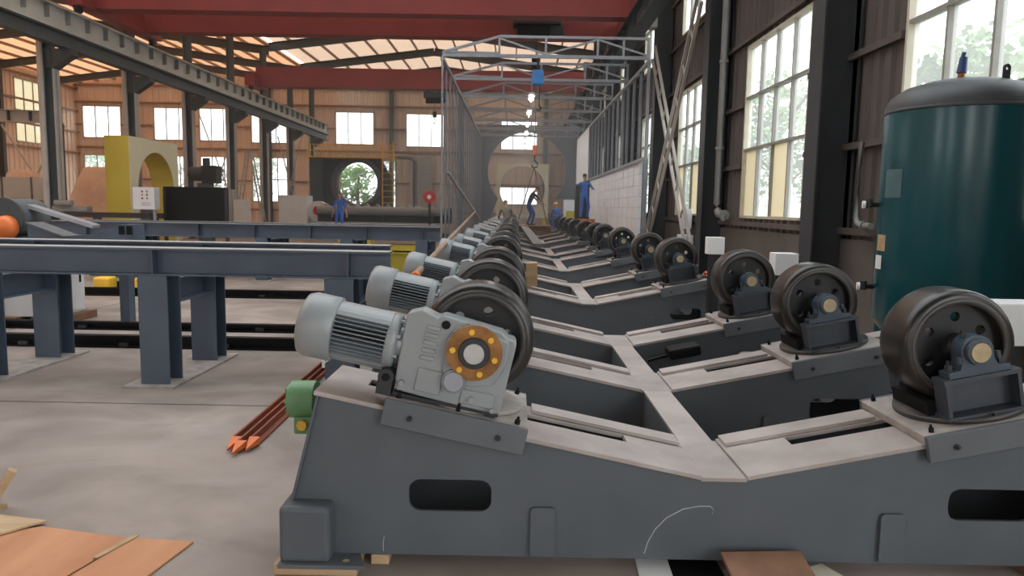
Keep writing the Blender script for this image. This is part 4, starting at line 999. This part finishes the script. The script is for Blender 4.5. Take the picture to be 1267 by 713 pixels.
MB().box(-.72, -.42, -.2, .2, 1.0, 1.5).build('step', 'yellow', t)
# ------------------------------------------------------------------ people
def ik(a, c, l1, l2, pole):
    a, c = Vector(a), Vector(c); d = c - a; L = min(d.length, (l1 + l2) * .999); dn = d.normalized(); c = a + dn * L
    x = (l1 * l1 - l2 * l2 + L * L) / (2 * L); h = math.sqrt(max(0, l1 * l1 - x * x)); p = Vector(pole); p = (p - dn * p.dot(dn)).normalized()
    return a + dn * x + p * h, c
def person(label, loc, yaw, shirt, pants, hip=.92, bend=0, hands=((-.26, .08, .82), (.26, .08, .82)), feet=((-.1, 0, 0), (.1, 0, 0)), nod=0, sleeves=False, helmet=None, back=0, group=None):
    """facing +y; hands and feet given in metres from the ground point below the hips"""
    t = thing('person', label, 'person', loc, (0, 0, yaw)); pel = Vector((0, back, hip))
    rb = Matrix.Rotation(R(-bend), 3, 'X'); rh = Matrix.Rotation(R(-bend - nod), 3, 'X')
    P = []; rad = []; E = []; K = []
    def node(p, r, par=None, k='shirt'):
        P.append(Vector(p)); rad.append(r); K.append(k)
        if par is not None: E.append((par, len(P) - 1))
        return len(P) - 1
    up = lambda x, y, z: pel + rb @ Vector((x, y, z))
    n0 = node(pel, (.15, .105), None, 'pants'); n1 = node(up(0, .01, .2), (.135, .095), n0); n2 = node(up(0, .0, .38), (.165, .105), n1); n3 = node(up(0, -.01, .51), (.09, .075), n2)
    nk = node(up(0, 0, .58), (.052, .055), n3, 'skin'); hb = up(0, 0, .60)
    hd = lambda y, z: hb + rh @ Vector((0, y, z))
    h1 = node(hd(.015, .04), (.06, .07), nk, 'skin'); h2 = node(hd(.015, .12), (.077, .095), h1, 'skin'); h3 = node(hd(.005, .2), (.068, .085), h2, 'skin'); node(hd(.0, .235), (.03, .04), h3, 'skin')
    for s, hnd in zip((-1, 1), hands):
        sh = up(s * .185, -.01, .47); a = node(sh, .062, n2)
        el, wr = ik(sh, hnd, .3, .26, (s * .5, -1, -.35))
        m0 = node(sh.lerp(el, .5), .05, a); e = node(el, .043, m0, 'shirt'); w = node(el.lerp(wr, .5), .038, e, 'shirt' if sleeves else 'skin'); w = node(wr, .027, w, 'skin')
        d = (wr - el).normalized(); side = d.cross(Vector((0, 1, .2))).normalized(); pl = node(wr + d * .06, (.036, .02), w, 'skin')
        for q, L in ((-.03, .075), (-.01, .088), (.01, .082), (.03, .065)):
            f = node(wr + d * .1 + side * q, .0095, pl, 'skin'); cu = Vector((0, .3, 0)); f = node(wr + d * (.1 + L * .55) + side * q + cu * .03, .009, f, 'skin'); node(wr + d * (.1 + L * .9) + side * q + cu * .09, .008, f, 'skin')
        th_ = node(wr + d * .035 + side * .045 * s + Vector((0, .02, 0)), .011, w, 'skin'); node(wr + d * .075 + side * .055 * s + Vector((0, .035, 0)), .0095, th_, 'skin')
    for s, ft in zip((-1, 1), feet):
        hj = pel + Vector((s * .095, 0, -.05)); a = node(hj, .092, n0, 'pants'); an = Vector(ft) + Vector((0, 0, .09))
        kn, an = ik(hj, an, .43, .42, (s * .15, 1, .1))
        m0 = node(hj.lerp(kn, .5), .08, a, 'pants'); k = node(kn, .06, m0, 'pants'); c = node(kn.lerp(an, .4), .058, k, 'pants'); c = node(an, .042, c, 'pants')
        b = node(an + Vector((0, -.02, -.045)), .042, c, 'shoe'); b = node(an + Vector((s * .01, .07, -.052)), .04, b, 'shoe'); node(an + Vector((s * .015, .16, -.06)), .03, b, 'shoe')
    me = bpy.data.meshes.new('body'); me.from_pydata([tuple(p) for p in P], E, []); o = bpy.data.objects.new('body', me); COL.objects.link(o)
    sk = o.modifiers.new('skin', 'SKIN'); sk.use_smooth_shade = True; sk.branch_smoothing = .4
    if not me.skin_vertices:
        bm = bmesh.new(); bm.from_mesh(me); bm.verts.layers.skin.verify(); bm.to_mesh(me); bm.free()
    for i, v in enumerate(me.skin_vertices[0].data):
        v.radius = rad[i] if isinstance(rad[i], tuple) else (rad[i], rad[i]); v.use_root = (i == 0)
    sb = o.modifiers.new('sub', 'SUBSURF'); sb.levels = 2; sb.render_levels = 2
    dg = bpy.context.evaluated_depsgraph_get(); dg.update()
    m2 = bpy.data.meshes.new_from_object(o.evaluated_get(dg)); bpy.data.objects.remove(o); m2.name = 'body'
    m2.materials.clear(); names = ['shirt', 'pants', 'skin', 'shoe']
    for q in (shirt, pants, 'skin', 'shoe'): m2.materials.append(M[q])
    segs = [(P[a], P[b], K[b], K[a]) for a, b in E]
    for p in m2.polygons:
        c = p.center; best = 9; bk = 'shirt'
        for a, b, kb, ka in segs:
            ab = b - a; L = ab.length_squared; u = max(0, min(1, (c - a).dot(ab) / L)) if L else 0; dd = (c - a - ab * u).length
            if dd < best: best = dd; bk = kb if u > .35 else ka
        p.material_index = names.index(bk); p.use_smooth = True
    ob = bpy.data.objects.new('body', m2); COL.objects.link(ob); ob.parent = t
    # hair, eyes, ears, nose
    hm = Matrix.Translation(hb) @ rh.to_4x4()
    h = MB(); h.M = hm; vs = []; nn = 14
    for j in range(7):
        ph = R(4 + 15.5 * j)
        for i in range(nn):
            a = 2 * math.pi * i / nn; front = max(0, math.sin(a)); pz = math.cos(min(ph, R(100) - front * R(42)))
            rr = math.sin(min(ph, R(100) - front * R(42)))
            vs.append((.083 * rr * math.cos(a), .1 * rr * math.sin(a) - .005, .145 + .105 * pz))
    h.add(vs, [(j * nn + i, j * nn + (i + 1) % nn, (j + 1) * nn + (i + 1) % nn, (j + 1) * nn + i) for j in range(6) for i in range(nn)] + [tuple(range(nn))], True)
    h.build('hair', 'hair', t)
    for s in (-1, 1):
        e = MB(); e.M = hm; e.sphere((s * .03, .088, .125), .009, 8, 6); e.build('eye', 'black', t)
        e = MB(); e.M = hm; e.sphere((s * .078, .005, .115), .028, 8, 6, (.35, .6, 1)); e.build('ear', 'skin', t)
    e = MB(); e.M = hm; e.sphere((0, .104, .1), .018, 8, 6, (.7, .9, 1.3)); e.build('nose', 'skin', t)
    e = MB(); e.M = hm; e.cbox((0, .094, .062), (.04, .01, .008)); e.build('mouth', 'red_small', t)
    if helmet:
        e = MB(); e.M = hm; e.lathe([(.125, .13), (.128, .14), (.112, .15), (.105, .2), (.075, .25), (0, .268)], (0, 0, 0), (0, 0, 1), 20); e.build('helmet', helmet, t)
    return t
person('person in blue work overalls standing by the long grey tube, facing the camera', (-7.7, 32.0, .36), 180, 'blue_cloth', 'blue_cloth', hands=((-.3, .05, .84), (.29, .06, .84)))
person('person in blue workwear on the orange platform, working on the white panels', (2.72, 29.15, 1.2), -28, 'blue_cloth', 'blue_cloth', hip=.94, hands=((-.2, .42, 1.38), (.2, .46, 1.2)), sleeves=True, feet=((-.13, -.02, 0), (.13, .03, 0)))
person('person in a dark shirt and blue trousers bending over on the board stack', (.62, 31.4, .86), -72, 'dark_cloth', 'jeans', hip=.91, bend=26, nod=22, back=-.08, hands=((-.16, .62, .82), (.14, .6, .86)), feet=((-.12, -.06, 0), (.12, .04, 0)))
o = block('work_step', 'low steel step under the crouching person in blue', 1.6, 2.5, 34.9, 35.9, 0, .62, 'galv', 0, 'step')
t = person('person in blue with a yellow hard hat crouching behind the far wheels', (2.02, 35.3, .62), 20, 'blue_cloth', 'blue_cloth', hip=.52, bend=34, nod=-8, back=-.18, hands=((-.2, .52, .42), (.22, .5, .45)), feet=((-.15, .02, 0), (.15, .05, 0)), sleeves=True, helmet='rail_yellow')
person('person in a grey shirt seen from behind, sitting low among the left wheels', (-.34, 27.7, .80), 12, 'grey_cloth', 'jeans', hip=.28, bend=18, nod=10, hands=((-.2, .45, .35), (.22, .45, .35)), feet=((-.14, .5, -.2), (.14, .5, -.2)))
o = block('work_step', 'low steel step under the person by the long grey tube', -8.3, -7.1, 31.6, 32.4, 0, .36, 'galv', 0, 'step')
t = thing('seat_box', 'timber box the person in the grey shirt sits on', 'box', (-.34, 27.6, 0))
MB().box(-.2, .2, -.2, .2, .02, .94).build('body', 'board', t, .01); MB().box(-.22, .22, -.22, .22, .94, .97).build('lid', 'pine', t)
t = thing('blue_bucket', 'light blue plastic bucket beside the sitting person', 'bucket', (-.02, 25.6, .77))
MB().lathe([(0, 0), (.12, 0), (.155, .32), (.165, .33), (.15, .33), (.11, .03), (0, .03)], n=20).build('body', 'lightblue', t)
MB().tube([(-.155, 0, .3), (-.1, 0, .42), (0, 0, .46), (.1, 0, .42), (.155, 0, .3)], .008, 6).build('handle', 'white', t)

# ------------------------------------------------------------------ trees outside the windows
def make_tree(seed, h):
    rnd = random.Random(seed); t = thing('tree', '', 'tree', (0, 0, 0))
    tr = MB(); tr.tube([(0, 0, -.3), (.05, .05, h * .3), (-.05, .1, h * .6), (0, 0, h * .8)], .14, 8)
    for k in range(5):
        a = k * 1.3; tr.tube([(0, 0, h * (.3 + .08 * k)), (h * .12 * math.cos(a), h * .12 * math.sin(a), h * (.45 + .08 * k)), (h * .22 * math.cos(a), h * .22 * math.sin(a), h * (.55 + .08 * k))], .05, 6)
    tr.build('trunk', 'bark', t)
    m = MB(); vs = []; fs = []
    for k in range(26):
        c = Vector((rnd.gauss(0, h * .16), rnd.gauss(0, h * .16), h * rnd.uniform(.35, .95))); rr = h * rnd.uniform(.07, .14)
        for i in range(70):
            d = Vector((rnd.gauss(0, 1), rnd.gauss(0, 1), rnd.gauss(0, 1))).normalized() * rr * rnd.uniform(.5, 1); p = c + d
            u = Vector((rnd.gauss(0, 1), rnd.gauss(0, 1), rnd.gauss(0, 1))).normalized() * .16; w = u.orthogonal().normalized() * .09; b = len(vs)
            vs += [tuple(p - u), tuple(p + w), tuple(p + u), tuple(p - w)]; fs.append((b, b + 1, b + 2, b + 3))
    m.add(vs, fs); m.build('foliage', 'leaf', t, kind='stuff'); return t
tA = make_tree(1, 7.0); tB = make_tree(2, 5.0)
spots = [(9.4, 27, 0), (9.0, 38, 1), (8.8, 15.5, 1), (12.5, 21, 0), (9.2, 48, 0), (-16.6, 66, 0), (-11.0, 70, 0), (-7.2, 63, 1), (-13.2, 61.5, 1), (-37, 68, 0), (-30.5, 65, 1), (-25.5, 70, 0)]
for i, (x, y, k) in enumerate(spots):
    src = (tA, tB)[k]; o = src if src['label'] == '' else copy_tree(src)
    o.location = (x, y, -.25); o.rotation_euler[2] = i * 1.7
    o['group'] = 'trees outside the hall'
    o['label'] = ['tree outside the window left of the teal tank', 'tree outside the second right-hand window', 'tree outside the window behind the teal tank', 'taller tree outside the window behind the teal tank', 'tree outside the far right-hand windows',
                  'tree seen in the left of the round ring hole', 'tree seen in the right of the round ring hole', 'tree behind the narrow window by the yellow gallery', 'bushy tree low in the round ring hole',
                  'tree behind the leftmost back windows', 'tree behind the window left of the yellow portal', 'tree behind the window right of the yellow portal'][i]
# ------------------------------------------------------------------ haze volume added to stand in for lens glare at the far end
hm = bpy.data.materials.new('glare_scatter'); hm.use_nodes = True; hn = hm.node_tree.nodes; hn.remove(hn['Principled BSDF'])
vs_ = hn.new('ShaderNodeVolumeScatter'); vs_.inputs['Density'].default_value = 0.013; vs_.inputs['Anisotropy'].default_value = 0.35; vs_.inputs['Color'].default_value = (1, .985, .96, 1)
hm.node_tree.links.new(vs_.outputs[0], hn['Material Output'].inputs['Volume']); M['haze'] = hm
hz = MB().box(-13.2, 3.3, 13.0, YB - .7, .01, 6.9).build('glare_haze', 'haze', kind='stuff'); hz['label'] = 'thin pale haze added for lens glare in the depth of the hall'
